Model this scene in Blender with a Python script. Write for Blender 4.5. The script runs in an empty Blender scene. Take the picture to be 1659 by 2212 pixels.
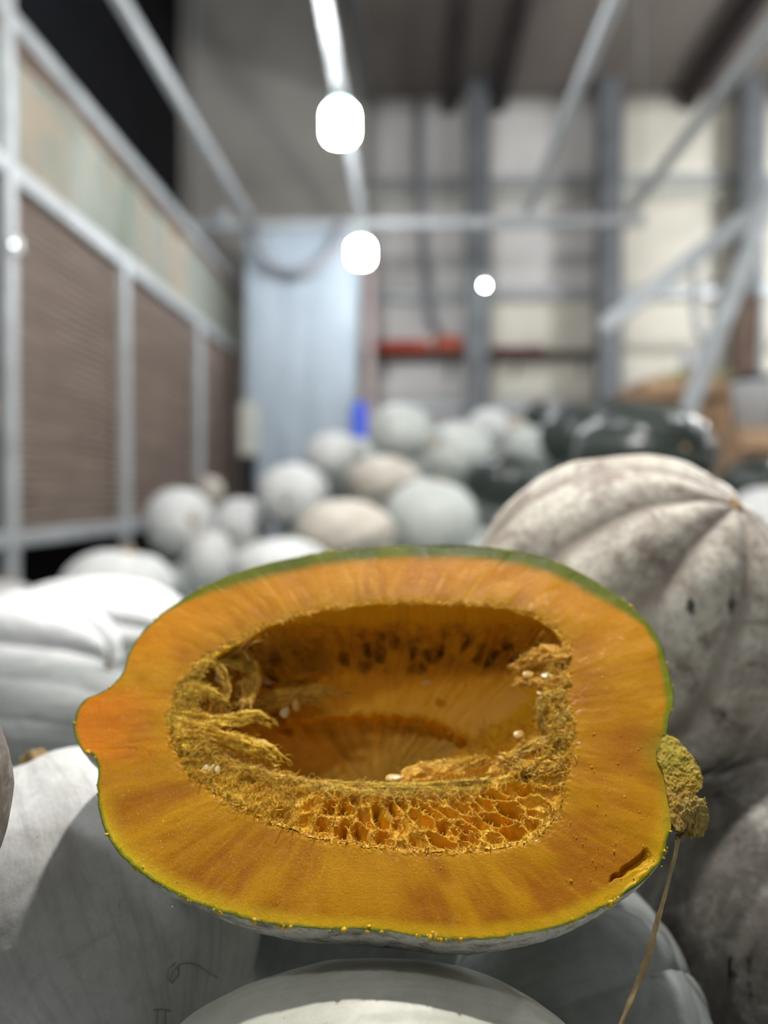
import bpy, math, random
import numpy as np
from mathutils import Vector, Matrix

random.seed(7)
rng = np.random.default_rng(11)
SC = bpy.context.scene
COL = SC.collection

# ------------------------------------------------------------------ camera, world, exposure
F = 1800.0                      # focal length in pixels of the 1659 x 2212 frame
VPX, VPY = 892.0, 1065.0        # where lines running straight into the shed meet
ZC = 1.05                       # lens height above the floor
yaw = math.atan((VPX - 829.5) / F)
pitch = math.atan((1106.0 - VPY) / F)
cam = bpy.data.cameras.new('camera')
cam_ob = bpy.data.objects.new('camera', cam)
COL.objects.link(cam_ob)
cam_ob.location = (0, 0, ZC)
ROT = Matrix.Rotation(yaw, 3, 'Z') @ Matrix.Rotation(math.pi / 2 - pitch, 3, 'X')
cam_ob.rotation_euler = ROT.to_euler()
cam.sensor_fit = 'VERTICAL'
cam.sensor_height = 36.0
cam.lens = F / 2212.0 * 36.0
cam.clip_start = 0.02
cam.clip_end = 60
cam.dof.use_dof = True
cam.dof.focus_distance = 0.475
cam.dof.aperture_fstop = cam.lens * 0.001 / 0.0115
SC.camera = cam_ob

SC.view_settings.view_transform = 'Standard'
SC.view_settings.look = 'None'
SC.view_settings.exposure = 0.0
SC.view_settings.gamma = 1.0
SC.view_settings.use_curve_mapping = False

world = bpy.data.worlds.new('world')
SC.world = world
world.use_nodes = True
bg = world.node_tree.nodes['Background']
bg.inputs[0].default_value = (0.97, 0.98, 1.0, 1)
bg.inputs[1].default_value = 0.20

LAMP = 155.0                     # radiance of the shed's LED lamps
KEY = 2150.0                     # the lamp right over the heap

ROTN = np.array(ROT)


def P(px, py, d):
    """World point seen at pixel (px, py), d metres into the shed (along +y)."""
    r = ROTN @ np.array([(px - 829.5) / F, (1106.0 - py) / F, -1.0])
    return np.array([0, 0, ZC]) + r * (d / r[1])


def project(p):
    q = (np.asarray(p) - np.array([0, 0, ZC])) @ ROTN
    return np.stack([829.5 + F * q[..., 0] / -q[..., 2], 1106.0 - F * q[..., 1] / -q[..., 2]], -1)


# ------------------------------------------------------------------ noise
def _hash(i, j, k, s):
    n = (i * 374761393 + j * 668265263 + k * 2147483647 + s * 974634777) & 0xFFFFFFFF
    n = ((n ^ (n >> 13)) * 1274126177) & 0xFFFFFFFF
    n = ((n ^ (n >> 15)) * 2246822519) & 0xFFFFFFFF
    return ((n ^ (n >> 16)) & 0xFFFFFF) / 16777215.0


def vnoise(p, s=0):
    p = np.asarray(p, float)
    i = np.floor(p).astype(np.int64)
    f = p - i
    f = f * f * (3 - 2 * f)
    out = 0
    for a in (0, 1):
        for b in (0, 1):
            for c in (0, 1):
                w = (f[..., 0] if a else 1 - f[..., 0]) * (f[..., 1] if b else 1 - f[..., 1]) * (f[..., 2] if c else 1 - f[..., 2])
                out = out + w * _hash(i[..., 0] + a, i[..., 1] + b, i[..., 2] + c, s)
    return out * 2 - 1


def fbm(p, o=4, s=0):
    a, t, r = 1.0, 0.0, 0
    for k in range(o):
        r = r + a * vnoise(np.asarray(p) * (2.03 ** k), s + k)
        t += a
        a *= 0.5
    return r / t


def voro(x, y, s=0):
    ix, iy = np.floor(x).astype(np.int64), np.floor(y).astype(np.int64)
    f1 = np.full(x.shape, 9.0); f2 = np.full(x.shape, 9.0); idv = np.zeros(x.shape)
    for a in (-1, 0, 1):
        for b in (-1, 0, 1):
            jx, jy = ix + a, iy + b
            cx = jx + 0.1 + 0.8 * _hash(jx, jy, jx * 0, s)
            cy = jy + 0.1 + 0.8 * _hash(jx, jy, jx * 0 + 1, s)
            d = np.hypot(cx - x, cy - y)
            r = _hash(jx, jy, jx * 0 + 2, s)
            closer = d < f1
            f2 = np.where(closer, f1, np.minimum(f2, d))
            idv = np.where(closer, r, idv)
            f1 = np.where(closer, d, f1)
    return f1, f2, idv


def sstep(a, b, x):
    t = np.clip((x - a) / (b - a), 0, 1)
    return t * t * (3 - 2 * t)


# ------------------------------------------------------------------ meshes
def build(name, v, quads, mat, parent=None, smooth=True, col=None, tris=None, loc=None):
    """ONE mesh object from world-space vertices; loc is the object's origin (world)."""
    v = np.asarray(v, float).reshape(-1, 3)
    base = np.zeros(3)
    if parent is not None:
        base = np.array(parent['origin'])
    org = base if loc is None else np.asarray(loc, float)
    me = bpy.data.meshes.new(name)
    faces = []
    nq = 0 if quads is None else len(quads)
    nt = 0 if tris is None else len(tris)
    idx = np.concatenate([np.asarray(quads, np.int32).ravel() if nq else np.zeros(0, np.int32),
                          np.asarray(tris, np.int32).ravel() if nt else np.zeros(0, np.int32)])
    starts = np.concatenate([np.arange(nq) * 4, nq * 4 + np.arange(nt) * 3]).astype(np.int32)
    me.vertices.add(len(v))
    me.vertices.foreach_set('co', (v - org).astype(np.float32).ravel())
    me.loops.add(len(idx))
    me.loops.foreach_set('vertex_index', idx)
    me.polygons.add(nq + nt)
    me.polygons.foreach_set('loop_start', starts)
    me.polygons.foreach_set('use_smooth', np.full(nq + nt, bool(smooth)))
    if col is not None:
        a = me.color_attributes.new('Col', 'FLOAT_COLOR', 'POINT')
        c = np.ones((len(v), 4), np.float32)
        c[:, :3] = np.asarray(col).reshape(-1, 3)
        a.data.foreach_set('color', c.ravel())
    me.update(calc_edges=True)
    me.validate()
    ob = bpy.data.objects.new(name, me)
    COL.objects.link(ob)
    if mat is not None:
        me.materials.append(mat)
    ob['origin'] = [float(x) for x in org]
    if parent is not None:
        ob.parent = parent
        ob.location = org - base
    else:
        ob.location = org
    return ob


def empty(name, loc):
    o = bpy.data.objects.new(name, None)
    COL.objects.link(o)
    o.empty_display_size = 0.05
    o.location = loc
    o['origin'] = [float(x) for x in loc]
    return o


def tag(o, label, cat, group=None):
    o['label'] = label
    o['category'] = cat
    if group:
        o['group'] = group
    return o


def struct(o, label=None):
    o['kind'] = 'structure'
    if label:
        o['label'] = label
    return o


def grid_quads(n, m, wrap):
    """n rows, m columns."""
    r = np.arange(n - 1)[:, None]
    c = np.arange(m if wrap else m - 1)[None, :]
    c2 = (c + 1) % m
    return np.stack([r * m + c, r * m + c2, (r + 1) * m + c2, (r + 1) * m + c], -1).reshape(-1, 4)


class MB:
    def __init__(s):
        s.v, s.q, s.t, s.c, s.n = [], [], [], [], 0

    def add(s, v, q=None, t=None, col=None):
        v = np.asarray(v, float).reshape(-1, 3)
        s.v.append(v)
        if q is not None and len(q):
            s.q.append(np.asarray(q) + s.n)
        if t is not None and len(t):
            s.t.append(np.asarray(t) + s.n)
        if col is not None:
            s.c.append(np.broadcast_to(np.asarray(col, float), v.shape))
        s.n += len(v)

    def box(s, lo, hi, bev=0.0):
        lo, hi = np.array(lo, float), np.array(hi, float)
        c, h = (lo + hi) / 2, (hi - lo) / 2
        s.obox(c, np.eye(3), h, bev)

    def obox(s, c, R, h, bev=0.0):
        """Box with chamfered edges: c centre, R rows = axes, h half sizes."""
        h = np.array(h, float)
        b = min(bev, 0.45 * h.min())
        if b <= 0:
            v = np.array([[x, y, z] for x in (-1, 1) for y in (-1, 1) for z in (-1, 1)], float) * h
            q = [[0, 1, 3, 2], [4, 6, 7, 5], [0, 4, 5, 1], [2, 3, 7, 6], [0, 2, 6, 4], [1, 5, 7, 3]]
            s.add(np.array(c) + v @ np.array(R), q)
            return
        v, q, t, ix = [], [], [], {}
        for x in (-1, 1):
            for y in (-1, 1):
                for z in (-1, 1):
                    for a in range(3):
                        e = [h[0] - b, h[1] - b, h[2] - b]
                        e[a] = h[a]
                        ix[(x, y, z, a)] = len(v)
                        v.append([x * e[0], y * e[1], z * e[2]])
                    k = len(v) - 3
                    t.append([k, k + 1, k + 2] if x * y * z > 0 else [k, k + 2, k + 1])
        sg = (-1, 1)
        for a in range(3):
            o1, o2 = [(1, 2), (2, 0), (0, 1)][a]
            for d in sg:
                f = []
                for p, r in ((-1, -1), (1, -1), (1, 1), (-1, 1)):
                    k = [0, 0, 0]; k[a] = d; k[o1] = p; k[o2] = r
                    f.append(ix[(*k, a)])
                q.append(f if d > 0 else f[::-1])
            for p in sg:
                for r in sg:      # edge along axis a
                    k0 = [0, 0, 0]; k1 = [0, 0, 0]
                    k0[a], k1[a] = -1, 1
                    for k in (k0, k1):
                        k[o1] = p; k[o2] = r
                    f = [ix[(*k0, o1)], ix[(*k1, o1)], ix[(*k1, o2)], ix[(*k0, o2)]]
                    q.append(f[::-1] if p * r > 0 else f)
        s.add(np.array(c) + np.array(v) @ np.array(R), q, t)

    def tube(s, pts, rad, n=10, cap=True, col=None):
        pts = np.asarray(pts, float)
        k = len(pts)
        rad = np.broadcast_to(np.asarray(rad, float), (k,))
        d = np.gradient(pts, axis=0)
        d /= np.linalg.norm(d, axis=1)[:, None] + 1e-12
        up = np.array([0, 0, 1.0]) if abs(d[0][2]) < 0.9 else np.array([1.0, 0, 0])
        v = []
        a = np.arange(n) * 2 * math.pi / n
        for i in range(k):
            x = np.cross(d[i], up); x /= np.linalg.norm(x) + 1e-12
            y = np.cross(x, d[i])
            v.append(pts[i] + rad[i] * (np.cos(a)[:, None] * x + np.sin(a)[:, None] * y))
        v = np.concatenate(v)
        q = grid_quads(k, n, True)
        t = []
        if cap:
            b = len(v)
            v = np.concatenate([v, pts[:1], pts[-1:]])
            t = [[b, (i + 1) % n, i] for i in range(n)] + [[b + 1, (k - 1) * n + i, (k - 1) * n + (i + 1) % n] for i in range(n)]
        s.add(v, q, t, col)

    def bar(s, a, b, w, h, bev=0.004):
        a, b = np.array(a, float), np.array(b, float)
        d = b - a; L = np.linalg.norm(d); d /= L
        up = np.array([0, 0, 1.0]) if abs(d[2]) < 0.9 else np.array([0, 1.0, 0])
        x = np.cross(d, up); x /= np.linalg.norm(x)
        y = np.cross(x, d)
        s.obox((a + b) / 2, np.array([x, d, y]), (w / 2, L / 2, h / 2), bev)

    def lathe(s, c, prof, n=24, axis=(0, 0, 1), col=None):
        ax = np.array(axis, float); ax /= np.linalg.norm(ax)
        t = np.array([1.0, 0, 0]) if abs(ax[0]) < 0.9 else np.array([0, 1.0, 0])
        x = np.cross(ax, t); x /= np.linalg.norm(x); y = np.cross(ax, x)
        a = np.arange(n) * 2 * math.pi / n
        v = [np.array(c) + r * (np.cos(a)[:, None] * x + np.sin(a)[:, None] * y) + z * ax for r, z in prof]
        s.add(np.concatenate(v), grid_quads(len(prof), n, True), None, col)

    def build(s, name, mat, parent=None, smooth=False, loc=None):
        c = np.concatenate(s.c) if len(s.c) == len(s.v) and s.c else None
        return build(name, np.concatenate(s.v), np.concatenate(s.q) if s.q else None, mat, parent, smooth, c,
                     np.concatenate(s.t) if s.t else None, loc)


# ------------------------------------------------------------------ materials
def srgb(r, g, b):
    f = lambda c: (c / 255 / 12.92) if c / 255 <= 0.04045 else ((c / 255 + 0.055) / 1.055) ** 2.4
    return (f(r), f(g), f(b), 1)


class NT:
    def __init__(s, name):
        s.m = bpy.data.materials.new(name)
        s.m.use_nodes = True
        s.t = s.m.node_tree
        s.b = s.t.nodes['Principled BSDF']

    def n(s, kind, **kw):
        x = s.t.nodes.new(kind)
        for k, v in kw.items():
            setattr(x, k, v)
        return x

    def link(s, a, b):
        s.t.links.new(a, b)

    def coord(s, rand=True):
        tc = s.n('ShaderNodeTexCoord')
        if not rand:
            return tc.outputs['Object']
        oi = s.n('ShaderNodeObjectInfo')
        mu = s.n('ShaderNodeMath', operation='MULTIPLY'); mu.inputs[1].default_value = 37.0
        s.link(oi.outputs['Random'], mu.inputs[0])
        ad = s.n('ShaderNodeVectorMath', operation='ADD')
        s.link(tc.outputs['Object'], ad.inputs[0]); s.link(mu.outputs[0], ad.inputs[1])
        return ad.outputs[0]

    def noise(s, co, scale, detail=4, rough=0.6, stretch=None, dist=0.0):
        if stretch is not None:
            mp = s.n('ShaderNodeMapping'); mp.inputs['Scale'].default_value = stretch
            s.link(co, mp.inputs['Vector']); co = mp.outputs[0]
        x = s.n('ShaderNodeTexNoise')
        x.inputs['Scale'].default_value = scale
        x.inputs['Detail'].default_value = detail
        x.inputs['Roughness'].default_value = rough
        x.inputs['Distortion'].default_value = dist
        s.link(co, x.inputs['Vector'])
        return x.outputs['Fac']

    def ramp(s, fac, a, b, lo=(0, 0, 0, 1), hi=(1, 1, 1, 1)):
        r = s.n('ShaderNodeValToRGB')
        r.color_ramp.elements[0].position = a; r.color_ramp.elements[0].color = lo
        r.color_ramp.elements[1].position = b; r.color_ramp.elements[1].color = hi
        s.link(fac, r.inputs[0])
        return r.outputs[0]

    def mix(s, fac, a, b, mode='MIX'):
        x = s.n('ShaderNodeMix', data_type='RGBA', blend_type=mode)
        for sock, val in ((x.inputs[0], fac), (x.inputs[6], a), (x.inputs[7], b)):
            if isinstance(val, (tuple, float, int)):
                sock.default_value = val
            else:
                s.link(val, sock)
        return x.outputs[2]

    def bump(s, h, strength=0.3, dist=0.002, prev=None):
        b = s.n('ShaderNodeBump')
        b.inputs['Strength'].default_value = strength
        b.inputs['Distance'].default_value = dist
        s.link(h, b.inputs['Height'])
        if prev is not None:
            s.link(prev, b.inputs['Normal'])
        s.link(b.outputs[0], s.b.inputs['Normal'])
        return b.outputs[0]

    def scale(s, a, k):
        x = s.n('ShaderNodeMath', operation='MULTIPLY'); x.inputs[1].default_value = k
        s.link(a, x.inputs[0])
        return x.outputs[0]

    def color(s, c):
        if isinstance(c, tuple):
            s.b.inputs['Base Color'].default_value = c
        else:
            s.link(c, s.b.inputs['Base Color'])

    def set(s, rough=0.6, spec=0.4, metal=0.0):
        s.b.inputs['Roughness'].default_value = rough
        s.b.inputs['Specular IOR Level'].default_value = spec
        s.b.inputs['Metallic'].default_value = metal


def plain(name, c, rough=0.6, spec=0.35, metal=0.0, var=0.12, scale=6.0, stretch=None, bump=0.0):
    m = NT(name)
    co = m.coord()
    f = m.noise(co, scale, 5, 0.65, stretch)
    d = tuple(x * (1 - 2.2 * var) for x in c[:3]) + (1,)
    l = tuple(min(1, x * (1 + var)) for x in c[:3]) + (1,)
    m.color(m.ramp(f, 0.3, 0.7, d, l))
    m.set(rough, spec, metal)
    if bump:
        m.bump(f, bump, 0.003)
    return m.m


def skin(name, base, light, stain, stain_amt=0.5, speck=0.62, scale=9.0, rough=0.55, groove=None, streak=0.25, net=0.0, spots=()):
    """Dusty pumpkin rind: cloudy bloom, earth stains, dark scratches and specks."""
    m = NT(name)
    co = m.coord()
    big = m.noise(co, scale, 5, 0.6, dist=0.6)
    c = m.mix(m.ramp(big, 0.32, 0.68), base, light)
    fine = m.noise(co, scale * 9, 6, 0.7)
    c = m.mix(m.ramp(fine, 0.35, 0.75, (0, 0, 0, 1), (0.35, 0.35, 0.35, 1)), c, tuple(x * 0.72 for x in base[:3]) + (1,))
    st = m.noise(co, scale * 1.3, 7, 0.72, dist=1.2)
    c = m.mix(m.ramp(st, 0.72 - 0.25 * stain_amt, 0.86 - 0.16 * stain_amt), c, stain)
    if net:
        bl = m.noise(co, scale * 1.5, 6, 0.75, dist=0.8)
        c = m.mix(m.ramp(bl, 0.47, 0.60, (0, 0, 0, 1), (net,) * 3 + (1,)), c, tuple(0.8 * q for q in stain[:3]) + (1,))
        b2 = m.noise(co, scale * 3.1, 5, 0.7, dist=0.4)
        c = m.mix(m.ramp(b2, 0.52, 0.66, (0, 0, 0, 1), (net * .7,) * 3 + (1,)), c, srgb(226, 222, 212))
        nt_ = m.noise(co, scale * 14, 4, 0.7)
        c = m.mix(m.ramp(nt_, 0.47, 0.60, (0, 0, 0, 1), (net * .8,) * 3 + (1,)), c, tuple(0.62 * q for q in base[:3]) + (1,))
        dk = m.noise(co, scale * 2.0, 3, 0.5, dist=0.3)
        c = m.mix(m.ramp(dk, 0.735, 0.75), c, srgb(70, 66, 62))
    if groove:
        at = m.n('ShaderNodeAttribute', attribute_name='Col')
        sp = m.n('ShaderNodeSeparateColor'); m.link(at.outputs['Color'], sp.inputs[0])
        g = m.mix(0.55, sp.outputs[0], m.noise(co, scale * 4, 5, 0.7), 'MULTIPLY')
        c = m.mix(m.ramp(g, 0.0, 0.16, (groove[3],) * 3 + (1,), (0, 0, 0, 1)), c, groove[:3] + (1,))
    at2 = m.n('ShaderNodeAttribute', attribute_name='Col')
    sk = m.noise(at2.outputs['Vector'], 1.0, 5, 0.65, stretch=(0.0, 3.5, 26.0), dist=0.5)
    c = m.mix(m.ramp(sk, 0.48, 0.75, (0, 0, 0, 1), (streak,) * 3 + (1,)), c, tuple(0.5 * a + 0.25 * b for a, b in zip(stain[:3], base[:3])) + (1,))
    sc = m.noise(co, scale * 5, 6, 0.8, stretch=(1, 1, 0.35))
    c = m.mix(m.ramp(sc, speck, speck + 0.05), c, tuple(x * 0.35 for x in stain[:3]) + (1,))
    for p_, rx_, tilt_ in spots:
        mp = m.n('ShaderNodeMapping', vector_type='POINT')
        tc = m.n('ShaderNodeTexCoord')
        su = m.n('ShaderNodeVectorMath', operation='SUBTRACT'); su.inputs[1].default_value = p_
        m.link(tc.outputs['Object'], su.inputs[0]); m.link(su.outputs[0], mp.inputs['Vector'])
        mp.inputs['Rotation'].default_value = (0, tilt_, 0); mp.inputs['Scale'].default_value = (1 / rx_, .4 / rx_, .55 / rx_)
        wn = m.n('ShaderNodeTexNoise'); wn.inputs['Scale'].default_value = 120
        m.link(tc.outputs['Object'], wn.inputs['Vector'])
        ln = m.n('ShaderNodeVectorMath', operation='LENGTH'); m.link(mp.outputs[0], ln.inputs[0])
        wn.inputs['Detail'].default_value = 5
        ad = m.n('ShaderNodeMath', operation='ADD'); m.link(ln.outputs['Value'], ad.inputs[0]); m.link(m.scale(wn.outputs['Fac'], 1.3), ad.inputs[1])
        c = m.mix(m.ramp(m.scale(ad.outputs[0], .5), .60, .72, (1, 1, 1, 1), (0, 0, 0, 1)), c, srgb(74, 72, 68))
    m.color(c)
    m.set(rough, 0.4)
    nb = m.bump(big, 0.25, 0.01)
    m.bump(fine, 0.25, 0.0018, nb)
    return m.m


def vcol(name, rough=0.4, spec=0.5, grain=900.0, gb=0.35, gd=0.0006, sss=0.0, glint=False):
    m = NT(name)
    at = m.n('ShaderNodeAttribute', attribute_name='Col')
    co = m.coord(False)
    f = m.noise(co, grain, 3, 0.6)
    m.color(m.mix(m.ramp(f, 0.3, 0.7, (0.84, 0.84, 0.84, 1), (1.1, 1.1, 1.1, 1)), at.outputs['Color'], at.outputs['Color']))
    c = m.mix(1.0, at.outputs['Color'], m.ramp(f, 0.3, 0.7, (0.8, 0.78, 0.7, 1), (1, 1, 1, 1)), 'MULTIPLY')
    m.color(c)
    m.set(rough, spec)
    if glint:
        r = m.ramp(m.noise(co, grain * 0.7, 2, 0.5), 0.5, 0.68, (rough + 0.15,) * 3 + (1,), (0.12,) * 3 + (1,))
        m.link(r, m.b.inputs['Roughness'])
        m.link(m.ramp(m.noise(co, grain * 0.7, 2, 0.5), 0.56, 0.70, (spec,) * 3 + (1,), (0.9,) * 3 + (1,)), m.b.inputs['Specular IOR Level'])
    if sss:
        m.b.inputs['Subsurface Weight'].default_value = sss
        m.b.inputs['Subsurface Radius'].default_value = (0.006, 0.0025, 0.0006)
        m.b.inputs['Subsurface Scale'].default_value = 1.0
    m.bump(f, gb, gd)
    return m.m


def emit(name, c, s):
    m = NT(name)
    m.b.inputs['Emission Color'].default_value = c
    m.b.inputs['Emission Strength'].default_value = s
    m.color((0.8, 0.8, 0.8, 1))
    return m.m


M = {}
M['steel'] = plain('galvanised_steel', srgb(178, 182, 184), 0.45, 0.5, 0.25, 0.1, 8)
M['steel_dark'] = plain('grey_steel', srgb(118, 122, 126), 0.55, 0.4, 0.1, 0.14, 5)
M['steel_brown'] = plain('rusty_steel', srgb(120, 100, 88), 0.7, 0.3, 0.0, 0.2, 5)
M['slat'] = plain('brown_slats', srgb(182, 166, 155), 0.7, 0.3, 0.0, 0.14, 1.3)
M['black'] = plain('near_black', (0.008, 0.0085, 0.012, 1), 0.8, 0.2, 0.0, 0.2, 2)  # near-black colour carries the darkness of the void on the left
M['concrete'] = plain('concrete', srgb(90, 84, 78), 0.85, 0.2, 0.0, 0.2, 3)
M['ceiling'] = plain('ceiling_cladding', srgb(120, 112, 106), 0.8, 0.2, 0.0, 0.1, 1.0, (3, 0.3, 1))
M['rafter'] = plain('dark_rafter', srgb(58, 52, 52), 0.8, 0.2)
M['panel'] = plain('white_wall_sheet', srgb(224, 221, 218), 0.6, 0.3, 0.0, 0.07, 1.4)
M['panel_warm'] = plain('cream_wall_sheet', srgb(226, 221, 207), 0.6, 0.3, 0.0, 0.08, 1.4)
M['panel_grey'] = plain('grey_gable_sheet', srgb(196, 192, 184), 0.7, 0.3, 0.0, 0.1, 0.8)
M['sheet'] = plain('bluish_white_plastic', srgb(166, 178, 189), 0.5, 0.3, 0.0, 0.06, 1.6)
M['wood'] = plain('dark_shelf_board', srgb(84, 74, 68), 0.8, 0.2)
M['red'] = plain('red_cloth', srgb(196, 84, 66), 0.8, 0.2, 0.0, 0.2, 9)
M['blue'] = plain('blue_plastic', srgb(46, 84, 215), 0.4, 0.5, 0.0, 0.05)
M['carton'] = plain('brown_cardboard', srgb(172, 142, 114), 0.85, 0.2, 0.0, 0.12, 5)
M['white'] = plain('white_plastic', srgb(215, 218, 220), 0.45, 0.4, 0.0, 0.05)
M['navy'] = plain('navy_plastic', srgb(40, 44, 72), 0.5, 0.4)
M['rubber'] = plain('grey_hose', srgb(150, 150, 156), 0.6, 0.3)
M['socket'] = plain('pale_green_collar', srgb(150, 196, 192), 0.4, 0.5)
M['post_white'] = plain('cream_post', srgb(196, 196, 186), 0.6, 0.3)
M['lamp'] = emit('lamp_diffuser', (0.95, 0.98, 1.0, 1), LAMP)
M['unseen_fill'] = emit('unseen_fill_diffuser', (0.95, 0.98, 1.0, 1), LAMP * 1.35)  # for the unseen lamps added beyond the right edge
M['lamp_small'] = emit('small_lamp_diffuser', (0.92, 1.0, 0.98, 1), 90.0)
M['key'] = emit('lamp_diffuser_bright', (1.0, 0.97, 0.92, 1), KEY)

M['skin_white'] = skin('chalky_white_rind', srgb(190, 192, 191), srgb(216, 217, 216), srgb(158, 146, 132), 0.25, 0.70, 8)
M['skin_lit'] = skin('lamplit_chalky_rind', srgb(218, 220, 220), srgb(240, 241, 241), srgb(176, 168, 158), 0.2, 0.70, 8)  # lighter copy of the white rind, nearby lamplight put into its colour
M['skin_grey'] = skin('grey_green_rind', srgb(172, 178, 174), srgb(194, 198, 194), srgb(150, 136, 116), 0.3, 0.70, 8)
M['skin_tan'] = skin('tan_stained_rind', srgb(178, 170, 158), srgb(206, 200, 190), srgb(150, 130, 108), 0.6, 0.68, 8)
M['skin_dark'] = skin('dark_green_rind', srgb(44, 50, 48), srgb(62, 70, 66), srgb(30, 32, 30), 0.4, 0.72, 8, 0.28)
M['skin_big'] = skin('smooth_chalk_grey_rind', srgb(208, 208, 204), srgb(230, 230, 228), srgb(150, 142, 132), 0.35, 0.655, 10, streak=0.5, net=0.16)
M['skin_under'] = skin('olive_grey_rind', srgb(180, 180, 166), srgb(206, 205, 192), srgb(130, 124, 110), 0.2, 0.66, 11, 0.4)
M['skin_shade'] = skin('shaded_grey_rind', srgb(132, 136, 135), srgb(164, 167, 165), srgb(110, 104, 96), 0.3, 0.66, 10, streak=0.4)  # darker copy of the grey rind, cast shade put into its colour
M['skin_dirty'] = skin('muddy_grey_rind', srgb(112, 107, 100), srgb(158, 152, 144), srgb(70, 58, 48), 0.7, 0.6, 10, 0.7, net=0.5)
BUFF_C, BUFF_R = P(1345, 1335, .86), (.168, .16, .170)


def on_ball(px, py, c, r):
    d_ = P(px, py, 1.0) - np.array([0, 0, ZC]); o_ = np.array([0, 0, ZC]) - np.array(c)
    d1, o1 = d_ / np.array(r), o_ / np.array(r)
    B_, A_, C_ = d1 @ o1, d1 @ d1, o1 @ o1 - 1
    q_ = B_ * B_ - A_ * C_
    return o_ + d_ * (-B_ - math.sqrt(max(q_, 0))) / A_          # relative to the ball's centre


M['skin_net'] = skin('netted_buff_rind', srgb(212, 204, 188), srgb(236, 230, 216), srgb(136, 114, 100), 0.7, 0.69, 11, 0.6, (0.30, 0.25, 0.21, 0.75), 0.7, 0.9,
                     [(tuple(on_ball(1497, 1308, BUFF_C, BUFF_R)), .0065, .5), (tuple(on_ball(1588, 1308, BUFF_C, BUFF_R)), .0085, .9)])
M['rind'] = skin('mud_flecked_rind', srgb(232, 232, 222), srgb(244, 244, 236), srgb(112, 94, 80), 0.75, 0.60, 34, 0.6, net=0.85)
M['corky'] = plain('corky_stem', srgb(166, 140, 100), 0.85, 0.2, 0.0, 0.25, 40, None, 0.6)
M['scar'] = plain('brown_scar', srgb(132, 108, 78), 0.85, 0.2, 0.0, 0.25, 40)
M['flesh'] = vcol('cut_orange_flesh', 0.5, 0.10, 1500, 0.45, 0.0005, 0.0, True)
M['pulp'] = vcol('stringy_pulp', 0.45, 0.30, 1500, 0.45, 0.0005, 0.22)
M['seed'] = plain('ivory_seed', srgb(206, 170, 96), 0.35, 0.5, 0.0, 0.08, 300)
M['stemcut'] = vcol('cut_stem', 0.75, 0.25, 1300, 0.7, 0.0009)
M['vine'] = plain('dry_vine_fibre', srgb(176, 152, 108), 0.7, 0.3, 0.0, 0.3, 60, (1, 1, 0.3), 0.4)

# ------------------------------------------------------------------ setting
b = MB(); b.box((-6.5, -3.5, -0.1), (7.5, 11.0, 0.0))
struct(b.build('floor', M['concrete']))
WY = 9.3                                      # back wall
zt = P(900, 208, WY)[2]                       # its top, where the ceiling starts
xl = P(452, 300, WY)[0]
xm = P(792, 300, WY)[0]
b = MB(); b.box((-2.75, -3.5, 0), (-2.6, WY, zt + 2.6))
struct(b.build('wall_left', M['black']))  # stands in for the dark void, darkness put into the wall colour
b = MB(); b.box((6.3, 0.5, 0), (6.45, WY + 0.3, zt + 0.3))
struct(b.build('wall_right', M['panel_grey']))

# back wall: backing plus the sheets that can be told apart
wb = empty('wall_back', (0, WY, 0)); struct(wb, 'white sheeted back wall between grey steel columns')
b = MB(); b.box((-2.75, WY + 0.06, 0), (6.4, WY + 0.2, zt + 2.6)); b.build('backing', M['panel_grey'], wb)
colpx = [1030, 1316, 1622, 1930]
rows = [208, 412, 640, 762, 872, 1010]
xs = [xm] + [P(p, 500, WY)[0] for p in colpx]
for i in range(4):
    for j in range(5):
        z1, z0 = P(900, rows[j], WY)[2], P(900, rows[j + 1], WY)[2]
        b = MB()
        n = 7
        x = np.linspace(xs[i] + 0.012, xs[i + 1] - 0.012, n)
        zz = np.linspace(z0 + 0.012, z1 - 0.012, 5)
        X, Z = np.meshgrid(x, zz)
        Y = WY + 0.02 - 0.02 * np.sin(np.pi * (Z - z0) / (z1 - z0)) + 0.012 * fbm(np.stack([X * 2, Z * 2, X * 0 + i + 5 * j], -1), 3)
        v = np.stack([X, Y, Z], -1).reshape(-1, 3)
        v2 = v + np.array([0, 0.03, 0])
        q = grid_quads(5, n, False)
        rim = []
        B = 5 * n
        per = list(range(n)) + [r * n + n - 1 for r in range(1, 5)] + [4 * n + c for c in range(n - 2, -1, -1)] + [r * n for r in range(3, 0, -1)]
        for a, c in zip(per, per[1:] + per[:1]):
            rim.append([a, a + B, c + B, c])
        b.add(np.concatenate([v, v2]), np.concatenate([q, q[:, ::-1] + B, np.array(rim)]))
        b.build('wall_panel', M['panel_warm'] if i >= 2 or (i == 1 and j > 1) else M['panel'], wb, smooth=True)
# grey gable part above the hanging plastic sheet
b = MB(); b.box((xl - 0.2, WY - 0.02, 0), (xm - 0.01, WY + 0.05, zt + 2.5), 0.01); b.build('gable_sheet', M['panel_grey'], wb)
for y, h in ((300, 0.05), (398, 0.05), (430, 0.045)):
    b = MB(); z = P(900, y + 0.0, WY)[2]
    if y > 350:
        b.box((xm, WY - 0.08, z - h), (6.2, WY - 0.03, z + h), 0.01); b.build('girt', M['post_white'] if y == 430 else M['steel'], wb)
b = MB(); z = P(900, 640, WY)[2]; b.box((xm, WY - 0.08, z - 0.06), (6.2, WY - 0.03, z + 0.06), 0.01); b.build('girt', M['steel'], wb)
b = MB(); z = P(900, 880, WY)[2]; b.box((xm, WY - 0.08, z - 0.07), (6.2, WY - 0.03, z + 0.07), 0.01); b.build('girt', M['steel'], wb)

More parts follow.
